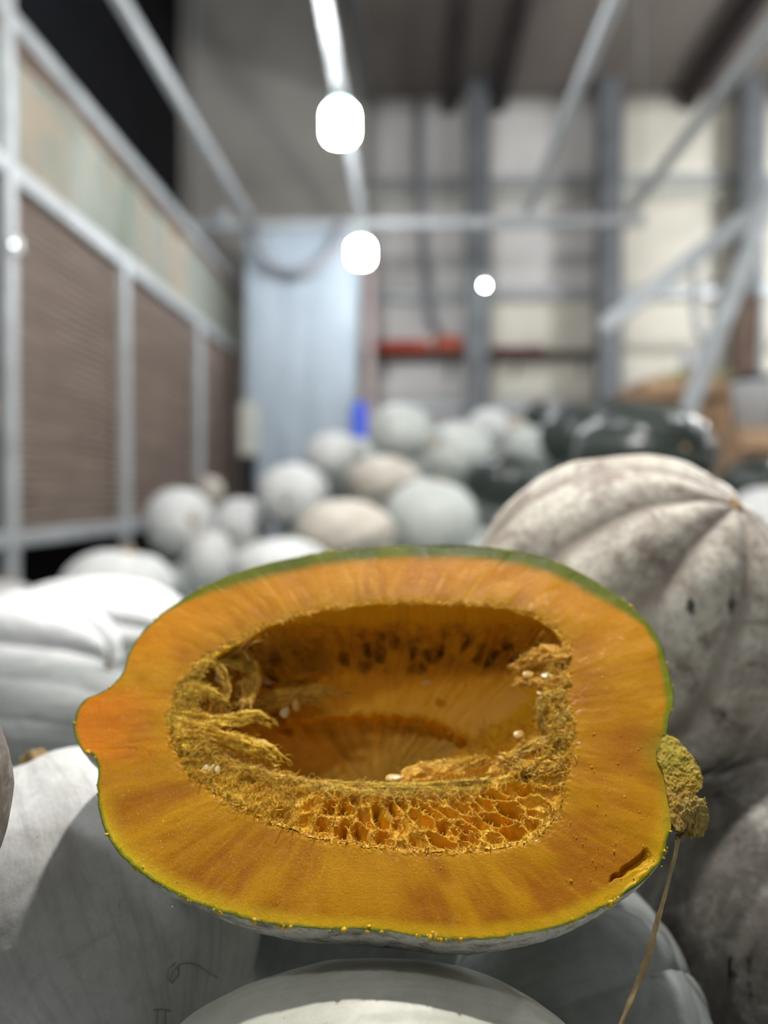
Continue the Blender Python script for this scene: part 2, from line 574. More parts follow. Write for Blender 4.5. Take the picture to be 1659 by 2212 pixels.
# ceiling
ct = empty('ceiling', (0, 0, zt)); struct(ct, 'brownish ceiling cladding with dark rafters')
xc0 = P(800, 208, WY)[0]
b = MB(); b.box((xc0, 0.3, zt), (6.3, WY + 0.2, zt + 0.08)); b.build('cladding', M['ceiling'], ct)
for px in (968, 1076, 1482, 1700):
    x = P(px, 208, WY)[0]
    b = MB(); b.box((x - 0.07, 0.3, zt - 0.2), (x + 0.07, WY, zt - 0.005), 0.01); b.build('rafter', M['rafter'], ct)
b = MB(); b.box((-2.6, -3.5, zt + 2.5), (xc0 + 0.2, WY + 0.2, zt + 2.6)); struct(b.build('roof', M['black']), 'dark high roof over the left bay')
b = MB(); b.box((xc0 - 0.06, 0.3, zt - 0.1), (xc0, WY, zt + 2.5)); struct(b.build('trim_1', M['steel_dark']), 'grey bulkhead between the high and low ceilings')
b = MB(); b.box((xc0, 0.2, zt), (6.3, 0.3, zt + 0.2)); struct(b.build('trim_2', M['rafter']))

# steel columns of the back wall
for k, px in enumerate([1030, 1316, 1622]):
    x = P(px, 500, WY - 0.3)[0]
    t = empty('column', (x, WY - 0.25, 0)); struct(t, 'grey steel column of the back wall')
    w = 0.125
    b = MB(); b.box((x - w, WY - 0.17, 0), (x + w, WY - 0.14, zt), 0.006); b.build('flange', M['steel_dark'], t)
    b = MB(); b.box((x - 0.012, WY - 0.34, 0), (x + 0.012, WY - 0.17, zt), 0.004); b.build('web', M['steel_dark'], t)
    b = MB(); b.box((x - w, WY - 0.37, 0), (x + w, WY - 0.34, zt), 0.006); b.build('flange', M['steel_dark'], t)
    b = MB(); b.box((x - 0.2, WY - 0.42, 0), (x + 0.2, WY - 0.13, 0.03), 0.005); b.build('base_plate', M['steel_dark'], t)
# the thin strip hanging beside the first column
b = MB()
pts = [P(x, y, WY - 0.12) for x, y in ((903, 215), (905, 330), (910, 430), (918, 540), (924, 620), (932, 690), (944, 716))]
b.tube(pts, 0.055, 8)
tag(b.build('hanging_strap', M['rubber'], smooth=True), 'slack grey-brown strap hanging down the white back wall above the red cloth', 'strap')

# ------------------------------------------------------------------ lamps
def led_bulb(c, r, h, top, mat, label, group='hanging lamps of the shed'):
    """c: centre of the glowing jar; top: height of the pipe it hangs from."""
    c = np.array(c)
    t = empty('led_lamp', c); tag(t, label, 'lamp', group)
    pr = [(0.001, -h), (r * .45, -h), (r * .8, -h * .9), (r * .96, -h * .68), (r, -h * .4), (r, h * .45), (r * .94, h * .72), (r * .75, h * .9), (r * .5, h), (0.001, h)]
    b = MB(); b.lathe(c, pr, 28); b.build('diffuser', mat, t, smooth=True)
    b = MB(); b.lathe(c + [0, 0, h], [(r * .3, -.01), (r * .66, 0.0), (r * .64, h * .22), (r * .4, h * .45), (.02, h * .5)], 24); b.build('collar', M['socket'], t, smooth=True)
    b = MB(); b.lathe(c + [0, 0, h * 1.45], [(.02, 0), (.024, 0.0), (.024, .07), (.014, .09), (.001, .09)], 16); b.build('socket', M['white'], t, smooth=True)
    b = MB(); b.tube([c + [0, 0, h * 1.45 + .08], c + [0, 0, top - c[2] - .013]], 0.006, 8); b.build('cord', M['rubber'], t, smooth=True)
    return t


PIPE = ZC + 2.4
XB = -0.43
led_bulb(P(735, 268, 4.67), .088, .098, PIPE, M['lamp'], 'larger glowing white lamp, nearest to the picture, hanging from the roof pipe')
led_bulb(P(779, 547, 6.44), .082, .088, PIPE, M['lamp'], 'smaller glowing white lamp hanging in front of the plastic sheet')
led_bulb((XB, 2.3, ZC + 2.05), .088, .098, PIPE, M['lamp'], 'lamp of the roof pipe over the white pumpkins, above the picture')
led_bulb((0.10, 1.12, ZC + 1.66), .042, .05, PIPE, M['key'], 'bright lamp straight above the cut pumpkin', 'lamp over the heap')
led_bulb(P(1047, 617, WY - 0.75), .02, .02, zt, M['lamp_small'], 'small round white lamp in front of the grey column')
led_bulb((4.5, 6.9, ZC + 2.6), .16, .18, zt, M['unseen_fill'], 'unseen lamp added to brighten the back wall from beyond the right edge of the picture')  # unseen source, added because the back wall came out too dark
led_bulb((4.6, 3.6, ZC + 2.3), .12, .14, zt, M['unseen_fill'], 'unseen fill lamp added over the right side of the shed, outside the picture')  # unseen fill added alongside it for the right half of the shed
led_bulb((1.86, 2.6, ZC + 2.05), .088, .098, PIPE, M['lamp'], 'unseen lamp added over the dark pumpkins, above the picture')  # unseen, added for light from above
led_bulb((-1.3, -0.6, ZC + 2.05), .088, .098, PIPE, M['lamp'], 'unseen lamp added behind the viewer over the heap')  # unseen, added for more light on the fronts of the pumpkins
# small glowing dot on the left post
x0 = P(22, 522, 3.372)
PDOT = x0

# ------------------------------------------------------------------ overhead pipe grid
ob = empty('pipe_grid', (0, 7.3, 0)); tag(ob, 'pale steel pipe frame under the roof carrying the lamps', 'pipe frame')
YE = 7.26
for x in (-1.44, XB - .01, 0.985, 1.86):
    b = MB(); b.bar((x, -1.2, PIPE + .02), (x, YE, PIPE + .02), .072, .06, .01); b.build('runner_pipe', M['steel'], ob)
b = MB(); b.bar((-1.95, YE + .06, PIPE - .05), (2.0, YE + .06, PIPE - .05), .075, .085, .01); b.build('cross_pipe', M['steel'], ob)
b = MB(); b.bar((-1.95, -1.1, PIPE + .09), (2.0, -1.1, PIPE + .09), .075, .08, .01); b.build('cross_pipe', M['steel'], ob)
for x, y, z in ((-1.9, YE + .06, zt + 2.5), (1.95, YE + .06, zt), (0.985, 2.0, zt), (1.86, 2.0, zt), (-1.44, 2.0, zt + 2.5)):
    b = MB(); b.tube([(x, y, PIPE), (x, y, z)], .008, 8); b.build('drop_rod', M['steel'], ob)
pl = P(478, 468, YE); b = MB(); b.box(pl - [.07, .09, .05], pl + [.07, .09, .07], .03); b.build('pipe_clamp', M['steel'], ob)

# ------------------------------------------------------------------ slatted frame on the left
XF = -1.70
fr = empty('slatted_frame', (XF, 5, 0)); tag(fr, 'pale steel frame on the left with brown slats and a stained cloth above', 'partition')
hT, hM, hB = ZC + 2.01, ZC + 1.365, ZC - 0.20
YP = [3.46, 4.86, 6.58, 8.35]
for i, y in enumerate(YP):
    b = MB(); b.bar((XF, y, 0), (XF, y, hT + 1.2 if i == 0 else hM), .062, .062, .008); b.build('post', M['steel'], fr)
for z, w, nm in ((hT, .075, 'top_rail'), (hM, .085, 'middle_rail'), (hB, .07, 'bottom_rail')):
    b = MB(); b.bar((XF - .01, 2.5, z), (XF - .01, 8.45, z), .05, w, .008); b.build(nm, M['steel'], fr)
b = MB(); b.lathe(PDOT + [0, .03, 0], [(.001, -.006), (.004, -.005), (.006, 0), (.004, .005), (.001, .006)], 16, (0, 1, 0)); o = b.build('glow_dot', emit('dot_glow', (.95, 1, .97, 1), 9.0), fr, smooth=True); o['label'] = 'tiny round white glowing dot on the nearest post'
b = MB(); b.box(PDOT + [-.02, .036, -.03], PDOT + [.02, .07, .03], .004); b.build('dot_clip', M['white'], fr)
b = MB(); b.bar((XF - .03, 2.5, hT - .075), (XF - .03, 8.4, hT - .075), .03, .05, .006); b.build('batten', M['steel_brown'], fr)
# the stained cloth between the rails
m = NT('stained_cloth')
co = m.coord(False)
f1 = m.noise(co, 1.6, 5, 0.6, (1, 1.6, 0.35), 0.8)
c = m.mix(m.ramp(f1, 0.36, 0.62), srgb(112, 117, 106), srgb(146, 150, 142))
f2 = m.noise(co, 1.5, 4, 0.6, (1, 2.2, 0.3), 1.0)
c = m.mix(m.ramp(f2, 0.52, 0.64), c, srgb(158, 142, 124))
f3 = m.noise(co, 2.1, 3, 0.6, (1, 1.9, 0.4), 0.6)
c = m.mix(m.ramp(f3, 0.64, 0.72), c, srgb(94, 118, 112))
m.color(c); m.set(0.8, 0.2)
Y, Z = np.meshgrid(np.linspace(2.5, 8.4, 90), np.linspace(hM + .03, hT - .05, 14))
X = XF - .03 + .02 * np.sin(Y * 9 + 2 * np.sin(Y * 2.1)) * (0.4 + .6 * (hT - Z) / .65) + .02 * fbm(np.stack([Y * 2, Z * 2, Y * 0], -1), 3)
v = np.stack([X, Y, Z], -1).reshape(-1, 3)
q = grid_quads(14, 90, False); n = len(v)
build('cloth', np.concatenate([v, v - [.006, 0, 0]]), np.concatenate([q, q[:, ::-1] + n]), m.m, fr)
# slats, one object each, three bays
zs = np.arange(hB + .055, hM - .06, .0395)
for i in range(3):
    y0, y1 = YP[i] + .035, YP[i + 1] - .035
    me = None
    for k, z in enumerate(zs):
        if me is None:
            b = MB()
            L = (y1 - y0) / 2
            b.obox((XF - .02, (y0 + y1) / 2, z), np.array([[.82, 0, .57], [0, 1, 0], [-.57, 0, .82]]), (.014, L, .004), .0015)
            s = b.build('slat', M['slat'], fr, loc=(XF - .02, (y0 + y1) / 2, z))
            me = s.data; s0 = s
        else:
            s = s0.copy(); COL.objects.link(s); s.parent = fr
        s.location = (-.02 + .004 * random.uniform(-1, 1), (y0 + y1) / 2 - 5, z)
        s.rotation_euler = (.004 * random.uniform(-1, 1), .06 * random.uniform(-1, 1), 0)
    b = MB(); b.box((XF - .09, y0, hB), (XF - .07, y1, hM)); b.build('back_board', M['steel_brown'], fr)
x0, y0 = P(-12, 890, 3.3)[:2]
b = MB(); z = P(0, 890, 3.4)[2]; b.bar((XF - .2, 3.38, z), (XF - .02, 3.38, z), .05, .1, .006); b.build('side_bracket', M['steel_brown'], fr)

# hanging plastic sheet with a hose looped over it
YS = 7.41
sx0, sx1 = P(532, 700, YS)[0], P(780, 700, YS)[0]
zt2, zb2 = PIPE - .06, .25
n, k = 60, 40
U, V = np.meshgrid(np.linspace(0, 1, n), np.linspace(0, 1, k))
X = sx0 + (sx1 - sx0) * U - .14 * U * (1 - V) ** 1.2 + .0 * V
Z = zb2 + (zt2 - zb2) * V
Yy = YS + .005 * np.sin(U * 22 + 1.5 * np.sin(V * 3)) * (1.1 - .7 * V) + .02 * fbm(np.stack([U * 4, V * 6, U * 0], -1), 3)
v = np.stack([X, Yy, Z], -1).reshape(-1, 3)
q = grid_quads(k, n, False)
t = build('plastic_sheet', np.concatenate([v, v + [0, .006, 0]]), np.concatenate([q, q[:, ::-1] + len(v)]), M['sheet'], loc=((sx0 + sx1) / 2, YS, zb2))
tag(t, 'tall bluish white plastic sheet hanging from the cross pipe', 'plastic sheet')
b = MB(); b.box((sx0 - .02, YS - .03, zt2 - .02), (sx1 + .02, YS + .03, zt2 + .05), .008); b.build('top_batten', M['steel'], t)
b = MB()
pts = [P(x, y, 7.235) for x, y in ((548, 484), (556, 530), (576, 562), (606, 585), (640, 592), (676, 582), (706, 560), (728, 530), (738, 484))]
b.tube(pts, .042, 10)
tag(b.build('hose', M['rubber'], smooth=True), 'slack grey hose looped in front of the plastic sheet under the cross pipe', 'hose')
p0 = P(538, 920, 7.0)
t = empty('corner_post', (p0[0], 7.0, 0)); tag(t, 'short cream post with a dark foot between the frame and plastic sheet', 'post')
b = MB(); b.box((p0[0] - .075, 6.94, P(540, 985, 7)[2]), (p0[0] + .075, 7.06, P(540, 872, 7)[2]), .01); b.build('sleeve', M['post_white'], t)
b = MB(); b.box((p0[0] - .05, 6.96, 0), (p0[0] + .05, 7.04, P(540, 984, 7)[2]), .01); b.build('foot', M['black'], t)
# upright at the right edge of the sheet
px = P(800, 700, YS + .2)[0]
t = empty('upright', (px, YS + .2, 0)); tag(t, 'slim dull pink upright at the edge of the plastic sheet', 'post')
b = MB(); b.bar((px, YS + .2, 0), (px, YS + .2, zt2), .07, .07, .008); b.build('tube', plain('pinkish_steel', srgb(168, 150, 148), .6), t)
b = MB(); b.box((px - .1, YS + .1, 0), (px + .1, YS + .3, .02), .004); b.build('foot_plate', M['steel_dark'], t)
# blue drum
p0 = P(776, 898, 5.6)
t = empty('blue_drum', (p0[0], p0[1], 0)); tag(t, 'bright blue plastic canister standing behind the white pumpkins', 'canister')
h = P(776, 868, 5.6)[2]
b = MB(); b.lathe((p0[0], p0[1], 0), [(.001, 0), (.05, 0), (.058, .02), (.058, h * .5), (.061, h * .52), (.058, h * .54), (.058, h - .05), (.04, h - .01), (.001, h - .01)], 24); b.build('body', M['blue'], t, smooth=True)
b = MB(); b.lathe((p0[0], p0[1], h - .012), [(.02, 0), (.024, .004), (.024, .02), (.001, .022)], 16); b.build('cap', M['blue'], t, smooth=True)

# shelf on the back wall with red cloth
zsf = P(900, 770, WY)[2]
t = empty('wall_shelf', (1, WY - .25, zsf)); tag(t, 'dark narrow shelf board fixed along the white back wall', 'shelf')
xa, xb_ = P(790, 765, WY - .2)[0], P(1300, 765, WY - .2)[0]
b = MB(); b.box((xa, WY - .3, zsf - .05), (xb_, WY - .04, zsf), .008); b.build('board', M['wood'], t)
for x in np.linspace(xa + .2, xb_ - .2, 4):
    b = MB(); b.bar((x, WY - .27, zsf - .05), (x, WY - .05, zsf - .24), .03, .02); b.build('bracket', M['steel_dark'], t)
def cloth_roll(px0, px1, lab, r, mat, py=0):
    a, c = P(px0, 760, WY - .2), P(px1, 760, WY - .2)
    k, n = 26, 16
    s = np.linspace(0, 1, k)[:, None]; an = np.arange(n)[None] * 2 * math.pi / n
    rr = r * (1 + .3 * fbm(np.stack([s * 9 + an * 0, np.cos(an) * 2 + s * 0, np.sin(an) * 2 + s * 0], -1), 3, int(px0))) * np.sqrt(np.clip(1 - (2 * s - 1) ** 8, .04, 1))
    v = np.stack([a[0] + (c[0] - a[0]) * s + 0 * an, WY - .17 + rr * np.cos(an) * .8, zsf + r * 1.05 + rr * np.sin(an)], -1).reshape(-1, 3)
    e = np.array([[a[0], WY - .17, zsf + r], [c[0], WY - .17, zsf + r]])
    tr = [[k * n, (i + 1) % n, i] for i in range(n)] + [[k * n + 1, (k - 1) * n + i, (k - 1) * n + (i + 1) % n] for i in range(n)]
    o = build('rolled_cloth', np.concatenate([v, e]), grid_quads(k, n, True), mat, None, True, None, tr, loc=(a[0], WY - .17, zsf))
    return tag(o, lab, 'cloth')
cloth_roll(806, 930, 'dull red rolled cloth on the left half of the shelf', .07, M['red'])
cloth_roll(936, 1004, 'orange-red bunched cloth on the shelf next to the grey column', .095, plain('orange_cloth', srgb(214, 112, 88), .8, .2, 0, .2, 9))
cloth_roll(1060, 1180, 'flat dark red bundle on the shelf right of the first column', .035, plain('maroon_cloth', srgb(120, 52, 60), .8, .2, 0, .2, 9))

# ------------------------------------------------------------------ conveyor frame and boxes on the right
t = empty('elevator_frame', P(1560, 700, 5.2)); tag(t, 'leaning grey steel conveyor frame with a long sloping boom on the right', 'machine')
D5 = 5.2
def bar(p, q, d0, d1, w, nm, mat=M['steel']):
    b = MB(); b.bar(P(*p, d0), P(*q, d1), w, w, .008); b.build(nm, mat, t)
bar((1296, 712), (1720, 388), 5.2, 5.2, .10, 'boom')
fz = P(1415, 1000, 5.0); 
bar((1672, 400), (1440, 1010), 5.05, 5.05, .095, 'strut')
bar((1500, 560), (1503, 700), 5.25, 5.25, .04, 'stay')
bar((1503, 700), (1530, 760), 5.25, 5.25, .045, 'stay')
b = MB(); b.bar(P(1440, 1005, 5.05), np.array([P(1440, 1005, 5.05)[0] - .05, 5.05, 0]), .09, .09, .008); b.build('leg', M['steel'], t)
b = MB(); b.bar(P(1314, 700, 5.2), np.array([P(1314, 700, 5.2)[0], 5.2, 0]), .06, .06, .008); b.build('leg', M['steel_dark'], t)
# rusty leaning column in front of the third one
x = P(1600, 800, 7.2)
t = empty('rusty_post', (x[0], 7.2, 0)); tag(t, 'rust-brown steel post leaning in front of the cream wall on the right', 'post')
b = MB(); b.bar((P(1588, 900, 7.2)[0] - .03, 7.2, 0), P(1612, 640, 7.2), .2, .16, .01); b.build('shaft', M['steel_brown'], t)
b = MB(); b.bar(P(1612, 640, 7.2), P(1616, 200, 7.2), .15, .14, .01); b.build('upper_shaft', M['steel_dark'], t)

def carton(px0, px1, pyt, d, depth, label):
    a, c = P(px0, pyt, d), P(px1, pyt, d)
    x0, x1, y0, y1, h = a[0], c[0], d, d + depth, a[2]
    t = empty('cardboard_bin', ((x0 + x1) / 2, (y0 + y1) / 2, 0)); tag(t, label, 'cardboard bin')
    for lo, hi in (((x0, y0, 0), (x1, y0 + .02, h)), ((x0, y1 - .02, 0), (x1, y1, h)), ((x0, y0 + .02, 0), (x0 + .02, y1 - .02, h)), ((x1 - .02, y0 + .02, 0), (x1, y1 - .02, h))):
        b = MB(); b.box(lo, hi, .004); b.build('side_wall', M['carton'], t)
    b = MB(); b.box((x0 + .02, y0 + .02, 0.02), (x1 - .02, y1 - .02, h - .14)); b.build('bottom', M['carton'], t)
    b = MB(); b.obox(((x0 + x1) / 2, y0 - .05, h - .05), np.array([[1, 0, 0], [0, .5, .86], [0, -.86, .5]]), ((x1 - x0) / 2 - .01, .07, .006)); b.build('flap', M['carton'], t)
    return x0, x1, y0, y1, h
cx = carton(1385, 1580, 822, 5.7, .9, 'brown cardboard bin topped with yellow-green squash behind the dark pumpkins')
carton(1588, 1760, 930, 4.85, .7, 'low orange-brown cardboard bin at the right edge of the picture')
ys = plain('yellow_green_rind', srgb(170, 166, 84), .5, .4, 0, .2, 20)

# ------------------------------------------------------------------ pumpkins
def rotmat(axis):
    z = np.array(axis, float); z /= np.linalg.norm(z)
    t = np.array([0, 0, 1.0]) if abs(z[2]) < .9 else np.array([0, 1.0, 0])
    x = np.cross(t, z); x /= np.linalg.norm(x)
    return np.array([x, np.cross(z, x), z])          # rows = local axes


def stem_mesh(c, ax, r, h, seed):
    """Short five-ridged corky stem: flares at the rind, bends, cut at the end."""
    R = rotmat(ax)
    n, k = 25, 9
    a = np.arange(n) * 2 * math.pi / n
    out = []
    bend = np.array([math.cos(seed), math.sin(seed), 0]) @ R
    for i in range(k):
        s = i / (k - 1)
        rr = r * (1.15 - .75 * s ** .6) * (1 + .18 * np.cos(5 * a + s * .8))
        rr = rr * (1 + .08 * np.sin(a * 7 + seed + 9 * s))
        out.append(c + R[2] * h * s + bend * h * .45 * s * s + rr[:, None] * (np.cos(a)[:, None] * R[0] + np.sin(a)[:, None] * R[1]))
    v = np.concatenate(out + [[c + R[2] * h * .97 + bend * h * .45]])
    return v, grid_quads(k, n, True), [[k * n, (k - 1) * n + i, (k - 1) * n + (i + 1) % n] for i in range(n)]


NP = 0
SOLIDS = []
def pumpkin(label, c, rad, axis, mat, ribs=10, rib=.035, dimple=.10, res=(72, 44), stem=True, group='grey pumpkins of the heap', wob=.03,
            stem_r=.16, name='pumpkin', cat='pumpkin', sharp=.5, egg=0.0, scar=True, stem_h=.16):
    """c centre, rad world half sizes (x, y, z); axis points from blossom end to stem."""
    global NP
    NP += 1
    sd = NP * 13
    R = rotmat(axis)
    n, k = res
    th = np.linspace(0, math.pi, k)[:, None]
    ph = (np.arange(n) * 2 * math.pi / n)[None] + NP * .7
    g = (.5 + .5 * np.cos(ribs * ph + .5 * np.sin(2 * ph + NP) + .25 * np.sin(3 * th + NP)))      # 1 on a rib, 0 in a groove
    gs = g ** sharp
    amp = rib * np.sin(th) ** .7 * (.75 + .5 * vnoise(np.stack([ph * 1.3 + 0 * th, th * 0 + ph * 0 + 3.3, th * 0 + ph * 0 + sd], -1)))
    d = np.stack([np.sin(th) * np.cos(ph), np.sin(th) * np.sin(ph), np.cos(th) + 0 * ph], -1)
    r = 1 + amp * (gs - 1) * 2 + wob * fbm(d * 1.4 + sd, 3, sd) + .012 * fbm(d * 5 + sd, 3, sd)
    dm = dimple * (np.exp(-(th / .30) ** 2) + .8 * np.exp(-((math.pi - th) / .26) ** 2))
    r = r - dm
    p = d * r[..., None]
    p[..., 2] *= 1 + egg * p[..., 2]
    col = np.stack([np.clip(g * 1.2, 0, 1) * np.sin(th) ** .3, th / math.pi + 0 * g, .5 + .5 * np.cos(ph) + 0 * g], -1)
    w = (p @ R) * np.array(rad) + np.array(c)
    w = w.reshape(-1, 3)
    SOLIDS.append((label, np.array(c), np.array(rad)))
    o = build(name, w, grid_quads(k, n, True), mat, None, True, np.clip(col.reshape(-1, 3), 0, 1), None, loc=c)
    tag(o, label, cat, group)
    top = np.array(c) + ((np.array([0, 0, (1 - dimple) * (1 + egg * (1 - dimple))])) @ R) * np.array(rad)
    bot = np.array(c) + ((np.array([0, 0, -(1 - .8 * dimple) * (1 - egg * (1 - dimple))])) @ R) * np.array(rad)
    rm = float(np.mean(rad))
    axw = top - np.array(c); axw /= np.linalg.norm(axw)
    if stem:
        v, q, tr = stem_mesh(top - axw * rm * .03, axw, rm * stem_r, rm * stem_h, NP)
        build('stem', v, q, M['corky'], o, True, None, tr)
    if scar:
        R2 = rotmat(-axw)
        b = MB()
        b.lathe(bot + axw * rm * .03, [(.001, rm * .045), (rm * .06, rm * .055), (rm * .085, rm * .04), (rm * .1, 0)], 18, -axw)
        b.build('blossom_scar', M['scar'], o, smooth=True)
    return o


def pk(label, px, py, hw, hh, R, axis, mat, **kw):
    """A pumpkin seen at (px, py) with half width hw pixels that is R metres in half width."""
    d = F * R / hw
    c = P(px, py, d)
    pumpkin(label, c, (R, R * kw.pop('deep', 1.0), R * hh / hw), axis, M[mat], **kw)


# ------------------------------------------------------------------ the halved pumpkin: cut plane
TH = math.radians(45)
VD = np.array([0, math.cos(TH), math.sin(TH)])
NO = np.array([0, -math.sin(TH), math.cos(TH)])       # out of the cut face
UD = np.array([1.0, 0, 0])
A0 = P(840, 2035, 0.44)
CAMP = np.array([0, 0, ZC])


def on_plane(px, py, w=0.0):
    """World points on the plane w metres below the cut face, under the pixels given."""
    px, py = np.asarray(px, float), np.asarray(py, float)
    r = np.stack([(px - 829.5) / F, (1106.0 - py) / F, -np.ones_like(px)], -1) @ ROTN.T
    o = A0 - NO * np.asarray(w)[..., None] if np.ndim(w) else A0 - NO * w
    t = ((o - CAMP) @ NO) / (r @ NO)
    return CAMP + r * t[..., None]


def uv(p):
    return np.stack([(p - A0) @ UD, (p - A0) @ VD], -1)


def closed(pts, N, sub=24):
    p = np.asarray(pts, float)
    n = len(p)
    t = np.linspace(0, 1, sub, endpoint=False)[:, None]
    out = []
    for i in range(n):
        a, b, c, d = p[i - 1], p[i], p[(i + 1) % n], p[(i + 2) % n]
        out.append(.5 * (2 * b + (c - a) * t + (2 * a - 5 * b + 4 * c - d) * t ** 2 + (3 * b - a - 3 * c + d) * t ** 3))
    q = np.concatenate(out)
    L = np.concatenate([[0], np.cumsum(np.linalg.norm(np.diff(np.concatenate([q, q[:1]]), axis=0), axis=1))])
    s = np.linspace(0, L[-1], N, endpoint=False)
    qq = np.concatenate([q, q[:1]])
    return np.stack([np.interp(s, L, qq[:, 0]), np.interp(s, L, qq[:, 1])], -1), L[-1]


OUT = [(460, 1258), (560, 1222), (700, 1193), (850, 1180), (1000, 1178), (1100, 1188), (1180, 1205), (1250, 1235), (1320, 1278), (1380, 1325),
       (1420, 1375), (1440, 1430), (1452, 1480), (1455, 1520), (1444, 1560), (1440, 1600), (1443, 1660), (1447, 1710), (1451, 1770), (1444, 1810),
       (1436, 1842), (1425, 1865), (1392, 1900), (1345, 1934), (1290, 1967), (1220, 1998), (1130, 2018), (1050, 2029), (960, 2029), (870, 2018), (800, 2009),
       (700, 2006), (600, 1999), (510, 1980), (430, 1954), (370, 1927), (315, 1894), (275, 1863), (245, 1829), (225, 1789), (214, 1748), (210, 1700),
       (212, 1662), (207, 1638), (196, 1626), (180, 1621), (168, 1607), (160, 1585), (161, 1558), (169, 1529), (187, 1510), (216, 1497), (246, 1478), (268, 1449),
       (279, 1410), (300, 1374), (345, 1330), (400, 1290)]
INN = [(405, 1452), (440, 1420), (500, 1386), (570, 1351), (650, 1325), (750, 1307), (850, 1300), (950, 1300), (1050, 1305), (1110, 1315), (1170, 1335),
       (1210, 1365), (1229, 1395), (1226, 1425), (1222, 1465), (1220, 1500), (1236, 1540), (1242, 1580), (1236, 1620), (1228, 1665), (1220, 1722), (1198, 1772),
       (1150, 1810), (1080, 1830), (1000, 1839), (900, 1836), (800, 1830), (720, 1815), (640, 1794), (560, 1765), (500, 1735), (450, 1700), (410, 1665),
       (384, 1625), (366, 1580), (366, 1545), (377, 1510), (388, 1480)]
MOU_W = .012
MOU = [(440, 1452), (478, 1414), (520, 1392), (580, 1358), (655, 1333), (752, 1314), (850, 1307), (950, 1307), (1050, 1312), (1108, 1322), (1163, 1343),
       (1200, 1371), (1214, 1398), (1200, 1425), (1180, 1470), (1180, 1505), (1190, 1545), (1192, 1590), (1178, 1635), (1120, 1668), (1050, 1688), (960, 1701),
       (900, 1701), (800, 1703), (700, 1700), (620, 1688), (560, 1672), (505, 1655), (465, 1632), (440, 1600), (425, 1560), (422, 1520), (425, 1485)]
cen = uv(on_plane(800, 1560))


def poly_uv(pix, N):
    p = np.array(pix, float)
    return closed(uv(on_plane(p[:, 0], p[:, 1])), N)


def polar(poly):
    d = poly - cen
    a = np.arctan2(d[:, 1], d[:, 0])
    r = np.hypot(d[:, 0], d[:, 1])
    o = np.argsort(a)
    a, r = a[o], r[o]
    return lambda x: np.interp(x, a, r, period=2 * math.pi)


Iden, IL = poly_uv(INN, 3000)
dirn = Iden - cen
arc = np.arange(3000) / 3000 * IL
rag = fbm(np.stack([arc * 160, arc * 0, arc * 0], -1), 5, 5)
Iden = cen + dirn * (1 + .022 * rag)[:, None]
Ir = polar(Iden)
mo = np.array(MOU, float)
mw = .003 + (MOU_W - .003) * sstep(1600, 1680, mo[:, 1])
Mr = polar(closed(uv(on_plane(mo[:, 0], mo[:, 1], mw)), 1500)[0])


def world_of(q, w):
    return A0 + q[..., :1] * UD + q[..., 1:2] * VD - np.asarray(w)[..., None] * NO


base_pt = world_of(cen[None], np.array([.135]))[0]
hero = empty('halved_pumpkin', (base_pt[0], base_pt[1], base_pt[2] - .09))
tag(hero, 'pumpkin half with bright orange cut flesh and open seed cavity resting on grey pumpkins', 'pumpkin')

# --- flesh
N, K = 1300, 130
O, OL = poly_uv(OUT, N)
arcO = np.arange(N) / N * OL
O = O + (O - cen) / np.linalg.norm(O - cen, axis=1)[:, None] * (.0006 * fbm(np.stack([arcO * 220, arcO * 0, arcO * 0 + 3], -1), 4, 2))[:, None]
ao = np.arctan2(*(O - cen).T[::-1])
I = cen + Ir(ao)[:, None] * np.stack([np.cos(ao), np.sin(ao)], -1)
t = (np.linspace(0, 1, K) ** .9)[:, None]
Q = I[None] + (O - I)[None] * t[..., None]
pix = project(world_of(Q, np.zeros(Q.shape[:2])))
X, Y = pix[..., 0], pix[..., 1]
S = arcO[None] + 0 * t
st = fbm(np.stack([S * 210, t * 2.5 + 0 * S, 0 * S], -1), 5, 21)
st2 = fbm(np.stack([S * 55, t * 1.6 + 0 * S, 0 * S + 4], -1), 4, 22)
pn = np.stack([Q[..., 0] * 60, Q[..., 1] * 60, 0 * S], -1)
blot = fbm(pn * .6, 4, 23)
grit = fbm(pn * 30, 3, 24)
w = .00014 * st + .0005 * st2 + .0006 * blot + .00010 * grit
# knife facet running from the cavity to the lower right, and the torn gouge at its end
fx, fy = np.array([1222, 1700.]), np.array([1430, 1840.])
side = ((X - fx[0]) * (fy[1] - fx[1]) - (Y - fx[1]) * (fy[0] - fx[0])) / np.hypot(*(fy - fx))      # <0 below the line
along = np.clip(((X - fx[0]) * (fy[0] - fx[0]) + (Y - fx[1]) * (fy[1] - fx[1])) / np.sum((fy - fx) ** 2), -.2, 1.2)
low = sstep(8, -10, (side + 8 * vnoise(pn * 2, 9)) * .35) * sstep(-.2, .1, along)
facet = low * np.exp(-np.clip(-side, 0, None) / 110) * .0011
w = w + facet
gx0, gx1 = np.array([1312, 1908.]), np.array([1398, 1833.])
gl = np.hypot(*(gx1 - gx0))
gs_ = ((X - gx0[0]) * (gx1[0] - gx0[0]) + (Y - gx0[1]) * (gx1[1] - gx0[1])) / gl ** 2
gd = ((X - gx0[0]) * (gx1[1] - gx0[1]) - (Y - gx0[1]) * (gx1[0] - gx0[0])) / gl                       # >0 above left
gd = gd + 5 * vnoise(pn * 4, 31)
prof = sstep(4, -3, gd) * sstep(-34 * np.clip(gs_, .15, 1), -3, gd)
gouge = prof * sstep(-.02, .2, gs_) * sstep(1.03, .9, gs_)
w = w + .0038 * gouge - .0012 * sstep(-60, -34, gd) * sstep(-30, -36, gd) * sstep(0, .3, gs_) * sstep(1.05, .8, gs_)
